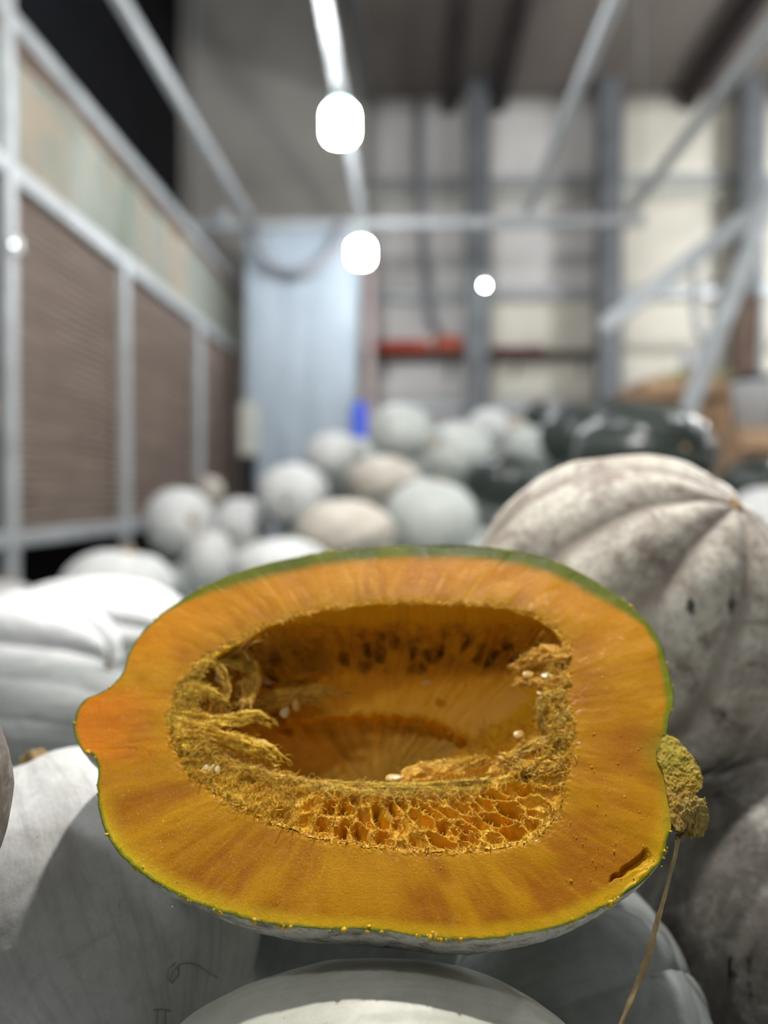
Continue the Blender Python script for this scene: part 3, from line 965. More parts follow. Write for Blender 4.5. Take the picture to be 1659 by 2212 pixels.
# scratches and crumbs on the lower right
scr = sstep(.62, .8, fbm(np.stack([(X + .5 * Y) * .05, (Y - .6 * X) * .012, 0 * X], -1), 4, 41)) * sstep(1150, 1300, X)
w = w - .0012 * scr
# rim near the cavity breaks up
rimz = np.exp(-t / .035)
w = w + rimz * (.0006 + .0016 * fbm(np.stack([S * 420, t * 30 + 0 * S, 0 * S], -1), 4, 50))


def L3(*c):
    return np.array(srgb(*c)[:3])


def lerp(a, b, f):
    return a + (b - a) * np.clip(f, 0, 1)[..., None]


c = np.broadcast_to(L3(218, 148, 6), Q.shape[:2] + (3,))
c = lerp(c, L3(188, 114, 4), .38 + 1.5 * st2)
c = lerp(c, L3(230, 162, 26), (st - .1) * .8)
c = lerp(c, L3(176, 96, 10), (blot - .05) * .8)
top = sstep(1480, 1330, Y) * sstep(.04, .45, t + .2 * st)
c = lerp(c, L3(240, 156, 32), top * .6)
ctop = np.abs(st) * top
c = lerp(c, L3(246, 180, 84), (st - .22) * 1.4 * top)
nubm = sstep(370, 190, X + 60 * blot) * sstep(1470, 1510, Y) * sstep(1668, 1620, Y)
c = lerp(c, L3(250, 138, 34), nubm * .75)
edge_l = sstep(.2, .6, t) * sstep(560, 320, X) * sstep(1480, 1360, Y)
c = lerp(c, L3(240, 148, 30), edge_l * .5)
inner = np.exp(-t / .10)
c = lerp(c, L3(218, 152, 26), inner * .75)
botm = sstep(1650, 1850, Y)
yel = sstep(.80, .93, t + .04 * st2) * botm
c = lerp(c, L3(232, 178, 30), yel * .8)
c = lerp(c, L3(238, 200, 40), sstep(.9, .965, t) * sstep(700, 300, X) * botm * .7)
topw = sstep(1420, 1290, Y) * sstep(330, 560, X)
gw = .028 + .20 * topw * sstep(1500, 1250, X) + .05 * sstep(1380, 1440, X) * sstep(1640, 1500, Y)
sm = sstep(1400, 1425, X) * sstep(1578, 1604, Y) * sstep(1802, 1782, Y)
gm = (1 - sm) * sstep(1 - gw * 1.5, 1 - gw * .55, t + .012 * st + .01 * grit)
c = lerp(c, lerp(np.broadcast_to(L3(132, 138, 26), c.shape), L3(92, 104, 40), topw * (.7 + .8 * blot)), gm)
c = lerp(c, L3(160, 158, 26), gm * sstep(.985, .996, t) * topw * .8)
stemg = np.exp(-(((X - 1440) / 42) ** 2 + ((Y - 1625) / 52) ** 2))
c = lerp(c, L3(150, 146, 40), stemg * (.8 + .8 * grit))
c = lerp(c, L3(54, 62, 24), sstep(.988, .996, t) * (1 - topw) * (1 - sm))
c = lerp(c, L3(178, 158, 52), sm * sstep(.86, .99, t + .06 * grit) * .8)
c = lerp(c, L3(236, 176, 40), scr * .6)
c = lerp(c, L3(168, 98, 12), gouge * .4)
v = world_of(Q, w).reshape(-1, 3)
c = c * np.array([.85, .90, .40])
build('flesh', v, grid_quads(K, N, True)[:, ::-1], M['flesh'], hero, True, c.reshape(-1, 3))

# --- rind: the outside of the half
Nr, Kr = 520, 70
Or = O[np.linspace(0, N, Nr, endpoint=False).astype(int)]
H = .125
tau = (np.linspace(0, 1, Kr) * math.pi / 2)[:, None]
c2 = uv(on_plane(820, 1600))
Q = c2 + (Or - c2)[None] * (np.cos(tau) ** .36)[..., None]
W = H * np.sin(tau) * (1 - .22 * sstep(-.02, -.2, Q[..., 0] + A0[0])) * (1 - .22 * sstep(.01, -.09, Q[..., 1] - c2[1]))
ang = np.arctan2(W, Q[..., 1] - c2[1])
rib = 1 + .03 * (np.abs(np.cos(ang * 5)) ** .6 - 1) * np.sin(tau)
sw = world_of(Q, W)
n3 = fbm(sw * 45, 4, 60)
Q = c2 + (Q - c2) * (rib + .008 * n3 * np.sin(tau))[..., None]
W = W * (rib + .02 * n3)
v = world_of(Q, W).reshape(-1, 3)
col = np.clip(.5 + 0 * W, 0, 1)[..., None] * np.ones(3)
build('rind', v, grid_quads(Kr, Nr, True), M['rind'], hero, True, col.reshape(-1, 3))

# --- cavity: seed bed in the cut plane, then the hollow
Nb, K1, K2 = 1400, 120, 150
ab = np.arctan2(*(Iden - cen).T[::-1])[np.linspace(0, 3000, Nb, endpoint=False).astype(int)]
e = np.stack([np.cos(ab), np.sin(ab)], -1)
Ib = Ir(ab); Mb_ = np.minimum(Mr(ab), Ib * .985)
arcb = np.arange(Nb) / Nb * IL
s1 = np.linspace(0, 1, K1)[:, None]
R1 = Ib * 1.004 + (Mb_ - Ib * 1.004) * s1
thick = (Ib - Mb_)                                          # width of the seed bed
W1 = .0006 + (np.minimum(.30 * thick, .0125)) * s1 ** .85
tt = np.linspace(0, 1, K2 + 1)[1:, None]
tau = tt * math.pi / 2
up = sstep(-.2, .6, np.sin(ab))[None]
dn = sstep(.1, -.7, np.sin(ab))[None]
g = np.cos(tau) ** (1.0 - .25 * up)
bulge = (.16 * dn + .10 * up) * np.sin(2 * tau) * (1 - .3 * tt)
R2 = Mb_ * (g + bulge)
WD = .088
W2 = W1[-1] + (WD - W1[-1]) * np.sin(tau) ** (.95)
RR = np.concatenate([R1, R2]); WW = np.concatenate([W1, W2])
G = world_of(cen + RR[..., None] * e, WW)
rows_s = np.concatenate([s1[:, 0], 1 + tt[:, 0]])[:, None] + 0 * RR


def gnorm(G):
    dr = np.gradient(G, axis=0)
    dc = (np.roll(G, -1, 1) - np.roll(G, 1, 1))
    n = np.cross(dc, dr)
    n /= np.linalg.norm(n, axis=-1)[..., None] + 1e-12
    return n


n0 = gnorm(G)
if (n0[60].mean(0) @ NO) < 0:
    n0 = -n0
px = project(G); X, Y = px[..., 0], px[..., 1]
AR = arcb[None] + 0 * RR
depth_row = np.concatenate([s1 * thick[None], thick[None] + tt * .1])
warp = fbm(G * 90, 3, 70)
slab = (rows_s <= 1.0)
# seed pockets in the bed
wx = AR / .0122 + .50 * warp
wy = depth_row / .0140 + .55 * np.roll(warp, 7, 0)
f1, f2, idv = voro(wx, wy, 80)
ragw = fbm(G * 420, 3, 81)
wall = sstep(.03, .30 + .16 * ragw, f2 - f1)
bedw = sstep(.006, .016, thick)[None] * sstep(.03, .16, rows_s) * sstep(.93, .78, rows_s)
leftz = sstep(640, 480, X) * slab
pit = sstep(.06, .95, f2 - f1 + .10 * ragw) * (.25 + 1.25 * idv) * bedw * slab * (1 - .75 * leftz)
disp = -.0125 * pit + .0012 * ragw * slab * (1 - .5 * pit) + .0016 * bedw * (1 - wall) * (.8 + fbm(G * 160, 2, 82))
strand = fbm(np.stack([AR * 900, depth_row * 70, 0 * RR], -1), 4, 83)
disp += .0022 * leftz * fbm(G * 240, 4, 84)
ridge = np.exp(-((rows_s - .93) / .09) ** 2) * slab
disp += .0016 * ridge * (1 + strand)
# hollow: smooth collar, then fibres with dark pockets, then membrane
deep = rows_s > 1
tq = np.clip(rows_s - 1, 0, 1)
g1, g2, id2 = voro(AR / .0100 + .4 * warp, depth_row / .012 + .3 * warp, 90)
band = sstep(1362, 1392, Y) * sstep(1462, 1434, Y) * deep * sstep(640, 760, X) * sstep(1190, 1120, X)
pk2 = sstep(.05, .3, g2 - g1) * sstep(.3, .6, id2) * band
leftcav = sstep(720, 560, X) * deep * sstep(1385, 1420, Y) * sstep(1590, 1560, Y)
pk3 = sstep(.05, .3, g2 - g1) * sstep(.4, .8, id2) * leftcav
disp += -.011 * pk2 - .013 * pk3
fib = sstep(1340, 1372, Y) * deep * sstep(1475, 1440, Y)
disp += (.0018 * strand * fib + .0012 * fbm(G * 130, 4, 91) * deep * sstep(1330, 1370, Y))
disp += .0022 * deep * sstep(700, 520, X) * fbm(G * 110, 4, 92)
# the torn membrane: an opening to the deeper flesh
HOLE = np.array([(560, 1575), (640, 1556), (760, 1548), (860, 1546), (940, 1562), (1005, 1596), (1015, 1612), (960, 1640), (880, 1668), (800, 1700), (640, 1700), (580, 1650)], float)


def inside(px, poly):
    x, y = px[..., 0], px[..., 1]
    ins = np.zeros(x.shape, bool); dist = np.full(x.shape, 1e9)
    for i in range(len(poly)):
        (x0, y0), (x1, y1) = poly[i - 1], poly[i]
        cr = ((y0 > y) != (y1 > y)) & (x < (x1 - x0) * (y - y0) / (y1 - y0 + 1e-9) + x0)
        ins ^= cr
        L = (x1 - x0) ** 2 + (y1 - y0) ** 2
        tt_ = np.clip(((x - x0) * (x1 - x0) + (y - y0) * (y1 - y0)) / L, 0, 1)
        dist = np.minimum(dist, np.hypot(x - x0 - tt_ * (x1 - x0), y - y0 - tt_ * (y1 - y0)))
    return np.where(ins, dist, -dist)


hd = inside(px, HOLE) + 9 * fbm(G * 260, 3, 95)
hole = sstep(-2, 5, hd) * deep
lip = np.exp(-((hd + 4) / 6) ** 2) * deep
disp = disp - .016 * hole + .0016 * lip * (1 + strand)
flat = (1 - hole * .8)
G = G + n0 * (disp)[..., None]
nb = gnorm(G)
if (nb[60].mean(0) @ NO) < 0:
    nb = -nb
c = np.broadcast_to(L3(236, 172, 34), RR.shape + (3,))
c = lerp(c, L3(214, 138, 26), .4 + .9 * warp)
c = lerp(c, L3(242, 192, 66), (strand - .05) * 1.2)
c = lerp(c, L3(222, 142, 28), pit * .5)
mem = sstep(1440, 1470, Y) * deep * (1 - hole) * sstep(690, 800, X)
c = lerp(c, L3(236, 166, 30), mem * .8)
c = lerp(c, L3(234, 180, 44), deep * sstep(1372, 1335, Y) * .8)
c = lerp(c, L3(180, 110, 30), (pk2 + pk3) * .7)
c = lerp(c, L3(222, 160, 40), hole * .8)
c = lerp(c, L3(244, 196, 80), ridge * .7)
c = lerp(c, L3(240, 192, 52), leftz * .5)
c = np.clip(c * np.array([1.0, 1.16, 1.1]), 0, 1)
build('pulp', G.reshape(-1, 3), grid_quads(K1 + K2, Nb, True)[:, ::-1], M['pulp'], hero, True, c.reshape(-1, 3))


# --- loose fibres
class Fibres:
    def __init__(s):
        s.v, s.q, s.c, s.n = [], [], [], 0

    def add(s, p, d, L, r, curl=.35, S=6, col=(240, 184, 60), droop=0.0, seed=0):
        n = len(p)
        if not n:
            return
        d = d / (np.linalg.norm(d, axis=1)[:, None] + 1e-9)
        ref = rng.normal(size=(n, 3))
        x = np.cross(d, ref); x /= np.linalg.norm(x, axis=1)[:, None] + 1e-9
        y = np.cross(d, x)
        ss = np.linspace(0, 1, S)
        ph, am = rng.uniform(0, 6.3, n), curl * rng.uniform(.3, 1.2, n)
        fr = rng.uniform(1.5, 5, n)
        P_ = []
        for q in ss:
            o = (np.sin(fr * q + ph) - np.sin(ph))[:, None] * x + (np.cos(fr * 1.3 * q + ph) - np.cos(ph))[:, None] * y
            P_.append(p + d * (L * q)[:, None] + o * (am * L * .5)[:, None] - np.array([0, 0, 1]) * (droop * L * q * q)[:, None])
        P_ = np.stack(P_, 1)                               # n,S,3
        a = np.arange(3) * 2 * math.pi / 3
        rad = r[:, None] * (1 - .7 * ss[None] ** 1.5)
        ring = np.cos(a)[None, None, :, None] * x[:, None, None] + np.sin(a)[None, None, :, None] * y[:, None, None] * .55
        v = P_[:, :, None] + ring * rad[:, :, None, None]
        base = s.n + np.arange(n)[:, None] * (S * 3)
        q = grid_quads(S, 3, True)
        s.q.append((base[:, None] + q[None]).reshape(-1, 4))
        s.v.append(v.reshape(-1, 3))
        k = rng.uniform(-.18, .22, n)
        cc = np.clip(L3(*col)[None] * (1 + k)[:, None], 0, 1)
        s.c.append(np.repeat(cc, S * 3, 0))
        s.n += n * S * 3

    def build(s, name):
        o = build(name, np.concatenate(s.v), np.concatenate(s.q), M['pulp'], hero, True, np.concatenate(s.c))
        o['kind'] = 'stuff'
        return o


flat_idx = np.arange(RR.size)
Xf, Yf, Sf = X.ravel(), Y.ravel(), rows_s.ravel()
Gf, nf = G.reshape(-1, 3), nb.reshape(-1, 3)
ef = np.broadcast_to(e[None], RR.shape + (2,)).reshape(-1, 2)
inw = -(ef[:, :1] * UD + ef[:, 1:] * VD)
tang = ef[:, 1:] * UD - ef[:, :1] * VD
wallf = (wall).ravel()
FB = Fibres()


def pick(mask, n, weight=None):
    k = flat_idx[mask]
    if len(k) == 0:
        return k
    pr = None
    if weight is not None:
        pr = weight[k]; pr = pr / pr.sum()
    return rng.choice(k, min(n, len(k)), replace=False, p=pr)


def spray(mask, n, a_in, a_n, a_t, jit, L0, L1, r0, r1, **kw):
    k = pick(mask, n, kw.pop('weight', None))
    m = len(k)
    d = inw[k] * a_in + nf[k] * a_n + tang[k] * a_t * rng.choice([-1, 1], m)[:, None] + rng.normal(size=(m, 3)) * jit
    FB.add(Gf[k] - nf[k] * .0004, d, rng.uniform(L0, L1, m), rng.uniform(r0, r1, m), **kw)


bed = (Sf < .97) & (Yf > 1640)
wwt = np.clip(1 - wallf, 0.02, 1) ** 2
spray(bed & (Sf > .04), 2000, .25, .9, .2, .45, .0014, .0042, .00025, .00065, weight=wwt, curl=.5)
spray(bed & (Sf > .8), 900, .2, .35, 1.2, .3, .003, .010, .00016, .0004, col=(250, 206, 96))
spray((Sf < .06) & (Yf > 1600), 900, .6, .7, .3, .6, .001, .0032, .0002, .00055, col=(246, 190, 62))
spray((Sf < .10) & (Yf < 1500), 420, .9, .4, .5, .6, .0012, .0035, .0003, .0008, col=(248, 202, 92))
spray((Sf < .10) & (Yf < 1400), 70, 1, .3, .4, .5, .003, .006, .0004, .0009, col=(246, 192, 84))
spray((Sf < 1.0) & (Xf < 640) & (Yf > 1440), 2800, .7, .8, .2, .55, .002, .007, .00018, .0005, curl=.6, col=(246, 200, 76))
spray((Sf < 1.05) & (Xf > 1120) & (Yf > 1400) & (Yf < 1700), 1300, .7, .6, .3, .5, .002, .007, .0002, .0006, curl=.6, col=(244, 194, 76))
spray((Sf > 1.02) & (Yf > 1345) & (Yf < 1450) & (Sf < 1.7), 1500, .8, .15, .2, .25, .005, .016, .00018, .0005, curl=.4, col=(232, 176, 60))
spray((Sf > 1.02) & (Xf < 700) & (Yf > 1380) & (Yf < 1570), 900, .8, .5, .4, .5, .006, .020, .00018, .0005, curl=.5, col=(236, 182, 66))
spray((Sf > 1.0) & (Xf > 1020) & (Yf > 1560), 700, .5, .6, .4, .5, .003, .009, .0002, .0006, curl=.6, col=(236, 180, 60))
lipf = np.exp(-((hd.ravel() + 4) / 7) ** 2) * (Sf > 1)
spray((lipf > .3), 500, .4, .5, .4, .5, .002, .006, .0003, .0009, weight=lipf, col=(236, 182, 62))


# --- torn flaps of pulp
def flap(path, wid, w, name, col, seed, tip=.35, thick=.0012, roll=.5, fib=120):
    """A ragged tongue of pulp along pixels `path`, wid pixels wide, w metres below the cut."""
    path = np.array(path, float)
    k, m = 60, 15
    s = np.linspace(0, 1, k)
    L = np.concatenate([[0], np.cumsum(np.hypot(*np.diff(path, axis=0).T))]); L /= L[-1]
    cx_, cy_ = np.interp(s, L, path[:, 0]), np.interp(s, L, path[:, 1])
    ww = np.interp(s, np.linspace(0, 1, len(w)), w)
    wd = np.interp(s, np.linspace(0, 1, len(wid)), wid)
    C = on_plane(cx_, cy_, ww)
    d = np.gradient(C, axis=0); d /= np.linalg.norm(d, axis=1)[:, None]
    side = np.cross(d, NO); side /= np.linalg.norm(side, axis=1)[:, None]
    x = np.linspace(-1, 1, m)
    sc_ = .52 / F
    off = x[None] * wd[:, None] * sc_
    # ragged tip: each strip ends at its own length
    ln = 1 - tip * (.5 + .5 * vnoise(np.stack([x * 4, x * 0, x * 0 + seed], -1), seed))
    sx_ = s[:, None] * ln[None]
    Cx = np.stack([np.interp(sx_, s, C[:, i]) for i in range(3)], -1)
    nz = fbm(np.stack([s[:, None] * 12 + 0 * x, x[None] * 2.5 + 0 * sx_, 0 * sx_ + seed], -1), 4, seed)
    f2_ = fbm(np.stack([s[:, None] * 3 + 0 * x, x[None] * 9 + 0 * sx_, 0 * sx_ + seed], -1), 4, seed + 3)
    edge = 1 + .25 * nz
    up_ = NO * 1.0
    Pt = Cx + side[:, None] * (off * edge)[..., None] + up_ * ((roll * (1 - x[None] ** 2) * wd[:, None] * sc_ * .5) + .0024 * nz + .0022 * f2_)[..., None]
    th = thick * (1 - .6 * x[None] ** 2) * (1 - .7 * s[:, None] ** 2)
    Pb = Pt - up_ * th[..., None]
    v = np.concatenate([Pt.reshape(-1, 3), Pb.reshape(-1, 3)])
    q = grid_quads(k, m, False); B = k * m
    per = list(range(m)) + [r * m + m - 1 for r in range(1, k)] + [(k - 1) * m + c_ for c_ in range(m - 2, -1, -1)] + [r * m for r in range(k - 2, 0, -1)]
    rim = [[a, a + B, b_ + B, b_] for a, b_ in zip(per, per[1:] + per[:1])]
    cc = np.broadcast_to(L3(*[min(255, q_ + 16) for q_ in col]), (k, m, 3)) * (1 + .3 * f2_ + .15 * nz)[..., None]
    cc = np.clip(np.concatenate([cc.reshape(-1, 3)] * 2), 0, 1)
    build('pulp_flap', v, np.concatenate([q, q[:, ::-1] + B, np.array(rim)]), M['pulp'], hero, True, cc)
    kk = rng.integers(0, k, fib); mm = rng.integers(0, m, fib)
    dd = d[kk] * 1.0 + side[kk] * rng.normal(size=(fib, 1)) * .5 + NO * rng.uniform(-.1, .7, (fib, 1)) + rng.normal(size=(fib, 3)) * .25
    FB.add(Pt[kk, mm], dd, rng.uniform(.002, .006, fib), rng.uniform(.0002, .0005, fib), curl=.6, col=tuple(min(255, q_ + 14) for q_ in col))
    tipn = 40
    mm = rng.integers(0, m, tipn)
    FB.add(Pt[-2, mm], d[-1] + rng.normal(size=(tipn, 3)) * .3, rng.uniform(.003, .007, tipn), rng.uniform(.0004, .0008, tipn), curl=.3, col=tuple(min(255, q_ + 14) for q_ in col))


flap([(372, 1552), (430, 1556), (500, 1556), (560, 1548), (596, 1566)], [22, 17, 13, 20, 9], [.000, .004, .009, .012, .014], 'a', (226, 178, 44), 3, .4, .0008, .1, 200)
flap([(376, 1572), (440, 1580), (520, 1605), (580, 1622), (612, 1650)], [22, 16, 15, 22, 14], [.001, .002, .004, .007, .010], 'b', (228, 176, 40), 8, .4, .0015, .4, 420)
flap([(392, 1600), (450, 1625), (520, 1645), (580, 1658), (632, 1672)], [22, 24, 20, 16, 10], [.002, .005, .009, .012, .015], 'c', (216, 156, 36), 13, .5, .002, .3, 320)
flap([(455, 1420), (480, 1452), (492, 1490), (470, 1540)], [8, 12, 10, 14], [.002, .006, .012, .014], 'd', (222, 170, 60), 21, .2)
flap([(520, 1400), (545, 1450), (530, 1500), (515, 1540)], [16, 22, 30, 22], [.012, .020, .024, .020], 'e', (198, 144, 34), 27, .2)
flap([(1228, 1425), (1185, 1410), (1140, 1425), (1106, 1448)], [16, 24, 22, 10], [.001, .005, .009, .012], 'f', (224, 162, 46), 33, .25, .0018, .8, 160)
flap([(1232, 1470), (1200, 1478), (1150, 1476), (1112, 1474)], [18, 18, 14, 8], [.001, .004, .008, .012], 'g', (220, 158, 44), 39, .3, .0018, .8, 140)
flap([(1218, 1495), (1178, 1505), (1168, 1540), (1172, 1580)], [14, 14, 14, 6], [.001, .004, .008, .012], 'h', (226, 184, 74), 45, .3, .0012, .6, 120)
flap([(1232, 1530), (1200, 1560), (1190, 1600), (1200, 1640)], [14, 12, 9, 6], [.001, .004, .008, .008], 'i', (230, 190, 84), 51, .3)
flap([(1238, 1590), (1190, 1600), (1150, 1612), (1105, 1640)], [14, 12, 14, 10], [.002, .006, .010, .014], 'j', (224, 176, 66), 57, .3, .0015, .6, 160)
flap([(1222, 1650), (1170, 1660), (1120, 1650), (1080, 1640)], [14, 14, 14, 14], [.002, .004, .010, .018], 'k', (222, 168, 52), 63, .3)
flap([(640, 1690), (760, 1698), (880, 1700), (1010, 1694), (1060, 1686)], [7, 8, 8, 9, 7], [.0118, .0116, .0116, .0116, .0118], 'l', (244, 196, 80), 69, .05, .0015, .6, 260)
flap([(470, 1648), (540, 1664), (620, 1684), (700, 1698)], [14, 14, 10, 8], [.006, .009, .0112, .0118], 'm', (232, 180, 60), 75, .05, .0015, .9, 240)
flap([(385, 1500), (420, 1490), (455, 1500), (482, 1520)], [20, 22, 18, 10], [.001, .003, .006, .010], 'n', (236, 190, 60), 81, .4, .0012, .4, 220)
flap([(395, 1620), (430, 1612), (468, 1622), (500, 1640)], [14, 16, 14, 8], [.001, .003, .005, .008], 'o', (238, 188, 54), 87, .4, .0012, .4, 220)
flap([(412, 1455), (450, 1432), (490, 1428), (520, 1440)], [10, 12, 12, 8], [.001, .003, .008, .014], 'p', (232, 184, 66), 93, .4, .0012, .4, 160)
flap([(860, 1690), (900, 1668), (960, 1662), (1020, 1650), (1060, 1640)], [14, 22, 24, 22, 12], [.018, .026, .028, .026, .020], 'q', (222, 166, 48), 99, .3, .0015, .5, 240)
flap([(1060, 1680), (1100, 1650), (1130, 1622), (1160, 1600)], [14, 22, 20, 12], [.014, .020, .020, .014], 'r', (222, 166, 48), 105, .3, .0015, .5, 220)
flap([(540, 1520), (600, 1500), (680, 1492), (760, 1500)], [10, 16, 16, 8], [.030, .044, .050, .054], 's', (214, 158, 44), 111, .3, .0012, .4, 160)
flap([(500, 1560), (560, 1530), (640, 1512), (700, 1518)], [8, 10, 12, 6], [.022, .036, .046, .050], 't', (206, 150, 42), 117, .3, .0012, .4, 160)
FB.build('pulp_fibre')


# --- seeds
def seed(px_, py_, w, ang_, L_=.0125, tilt=(0, 0), dirt=M['seed']):
    c_ = on_plane(px_, py_, w)
    L = L_ * .82
    a = math.radians(ang_)
    x = UD * math.cos(a) + VD * math.sin(a)
    z = NO + UD * tilt[0] + VD * tilt[1]; z /= np.linalg.norm(z)
    x -= z * (x @ z); x /= np.linalg.norm(x)
    y = np.cross(z, x)
    k, n = 13, 18
    th_ = np.linspace(0, math.pi, k)[:, None]; ph_ = np.arange(n)[None] * 2 * math.pi / n
    X_ = np.cos(th_) + 0 * ph_
    wd = np.sin(th_) * (.60 - .18 * X_)
    edge_ = 1 + .0 * X_
    Y_ = wd * np.cos(ph_)
    Z_ = np.sin(th_) * np.sign(np.sin(ph_)) * np.abs(np.sin(ph_)) ** .8 * .2 * edge_
    v = c_ + (X_[..., None] * x + Y_[..., None] * y + Z_[..., None] * z) * L / 2
    build('seed', v.reshape(-1, 3), grid_quads(k, n, True), dirt, hero, True)


pale = plain('white_seed_skin', srgb(208, 190, 142), .3, .5, 0, .05, 300)
for a in ((425, 1676, .004, 20, .012, (.2, .2), M['seed']), (447, 1659, .003, 60, .009, (.6, .1), pale), (459, 1662, .0028, 70, .009, (.7, -.1), pale),
          (470, 1662, .0026, 80, .0075, (.8, .2), pale), (575, 1472, .040, -15, .0105, (.2, .6), pale), (1183, 1460, .0035, 10, .0115, (0, .3), pale),
          (1142, 1457, .0070, 30, .0115, (.3, .2), M['seed']), (1166, 1498, .0035, -30, .0055, (.2, .4), pale), (1122, 1586, .022, 40, .012, (.2, .2), M['seed']),
          (922, 1474, .058, 0, .0095, (0, .4), M['seed']), (852, 1680, .012, 5, .014, (0, .5), M['seed']), (474, 1462, .012, 75, .011, (.7, 0), pale),
          (616, 1538, .040, 60, .012, (.7, 0), pale), (640, 1522, .042, 100, .012, (.8, 0), M['seed']), (790, 1752, .0165, 20, .010, (0, .3), M['seed']),
          (735, 1800, .0125, 50, .009, (.2, .3), M['seed']), (700, 1775, .0145, -30, .010, (.4, .1), M['seed'])):
    seed(*a)

# --- cut stem on the right end, and the fibre hanging from it
ST = [(1434, 1592), (1456, 1597), (1474, 1610), (1490, 1630), (1506, 1652), (1518, 1680), (1517, 1700), (1503, 1716), (1494, 1740), (1488, 1765), (1478, 1792), (1462, 1797),
      (1449, 1775), (1443, 1735), (1437, 1700), (1430, 1668), (1418, 1640), (1424, 1612)]
N2, K3 = 260, 46
Sq, _ = poly_uv(ST, N2)
sc0 = uv(on_plane(1466, 1690))
tr_ = np.linspace(0, 1, K3)[:, None]
ars = np.arange(N2) / N2
Sq = Sq + (Sq - sc0) * (.05 * fbm(np.stack([ars * 60, ars * 0, ars * 0], -1), 4, 7))[:, None]
Q = sc0 + (Sq - sc0)[None] * tr_[..., None]
nz = fbm(np.concatenate([Q * 260, 0 * Q[..., :1]], -1), 4, 11)
nz2 = fbm(np.concatenate([Q * 900, 0 * Q[..., :1]], -1), 3, 12)
fan = world_of(Q, -.0012 + .0014 * nz + .0008 * nz2 - .002 * (1 - tr_ ** 3))
p2 = project(fan); Ys, Xs = p2[..., 1], p2[..., 0]
cs = np.broadcast_to(L3(200, 176, 66), Q.shape[:2] + (3,))
cs = lerp(cs, L3(140, 142, 52), (nz + .1) * 1.2)
cs = lerp(cs, L3(200, 160, 56), sstep(1640, 1700, Ys + 30 * nz) * .7)
cs = lerp(cs, L3(150, 112, 66), sstep(1690, 1740, Ys) * (.6 + nz))
cs = lerp(cs, L3(214, 170, 60), (nz2 - .2) * 2)
cs = cs * .82
cs = lerp(cs, L3(160, 140, 92), sstep(.85, .98, tr_) * .7 * sstep(1452, 1472, Xs))
tau = (np.linspace(0, 1, 24) * math.pi / 2)[:, None]
Qb = sc0 + (Sq - sc0)[None] * (np.cos(tau) ** .8)[..., None]
lump = fbm(np.stack([Qb[..., 0] * 150, Qb[..., 1] * 150, np.sin(tau) * 3 + 0 * Qb[..., 0]], -1), 4, 15)
back = world_of(sc0 + (Qb - sc0) * (1 + .10 * lump)[..., None], -.0012 + .016 * np.sin(tau) + 0 * Qb[..., 0])
cb = np.broadcast_to(L3(150, 128, 82), back.shape) * (1 + .6 * lump)[..., None]
q1 = grid_quads(K3, N2, True)[:, ::-1]
q2 = grid_quads(24, N2, True) + K3 * N2
build('stem', np.concatenate([fan.reshape(-1, 3), back.reshape(-1, 3)]), np.concatenate([q1, q2]), M['stemcut'], hero, True,
      np.clip(np.concatenate([cs.reshape(-1, 3), cb.reshape(-1, 3)]), 0, 1))['label'] = 'green-brown corky cut stem'
# broken scrap under the stem
th_ = np.linspace(0, math.pi, 60)[:, None]; ph_ = np.arange(90)[None] * 2 * math.pi / 90
d_ = np.stack([np.sin(th_) * np.cos(ph_), np.sin(th_) * np.sin(ph_), np.cos(th_) + 0 * ph_], -1)
rr = 1 + .45 * fbm(d_ * 1.8 + 3, 4, 17) + .35 * fbm(d_ * np.array([9, 9, 2.5]) + 1, 3, 19)
cc_ = on_plane(1497, 1765, .002)
v = cc_ + (d_ * rr[..., None]) * np.array([.0082, .007, .0105])
col = np.broadcast_to(L3(178, 152, 84), v.shape) * (1 + .7 * fbm(d_ * 6, 3, 18))[..., None]
build('stem_scrap', v.reshape(-1, 3), grid_quads(60, 90, True), M['stemcut'], hero, True, np.clip(col.reshape(-1, 3), 0, 1))
# hanging strip of vine fibre
path = np.array([(1478, 1790), (1466, 1806), (1458, 1850), (1447, 1890), (1436, 1935), (1424, 1975), (1412, 2020), (1402, 2060), (1390, 2095), (1375, 2130), (1356, 2175), (1338, 2225), (1330, 2250)], float)
k = 90
s = np.linspace(0, 1, k)
L = np.concatenate([[0], np.cumsum(np.hypot(*np.diff(path, axis=0).T))]); L /= L[-1]
dd = np.interp(s, [0, .06, 1], [.497, .486, .43])
C = np.array([P(np.interp(q, L, path[:, 0]), np.interp(q, L, path[:, 1]), d) for q, d in zip(s, dd)])
wv = np.interp(s, [0, .08, .3, .6, 1], [.0030, .0026, .0022, .0018, .0014]) * (1 + .25 * vnoise(np.stack([s * 30, 0 * s, 0 * s], -1), 3))
x = np.array([1, .25, .1]); x /= np.linalg.norm(x)
tw = .5 * np.sin(s * 7)
ring = []
for a in np.arange(10) * 2 * math.pi / 10:
    dx = np.cos(a) * wv; dy = np.sin(a) * .0007
    ring.append(C + (dx * np.cos(tw))[:, None] * x + (dx * np.sin(tw) + dy)[:, None] * np.array([-.25, 1, 0]))
v = np.stack(ring, 1) + .0004 * fbm(np.stack([np.stack([s * 60] * 10, 1), np.tile(np.arange(10), (k, 1)) * 1.0, np.zeros((k, 10))], -1), 3, 4)[..., None]
build('vine_strip', v.reshape(-1, 3), grid_quads(k, 10, True), M['vine'], hero, True)['label'] = 'dry straw-coloured fibre hanging from the stem'

# --- crumbs of flesh along the edge and on the face
b = MB()
Opol = polar(O)


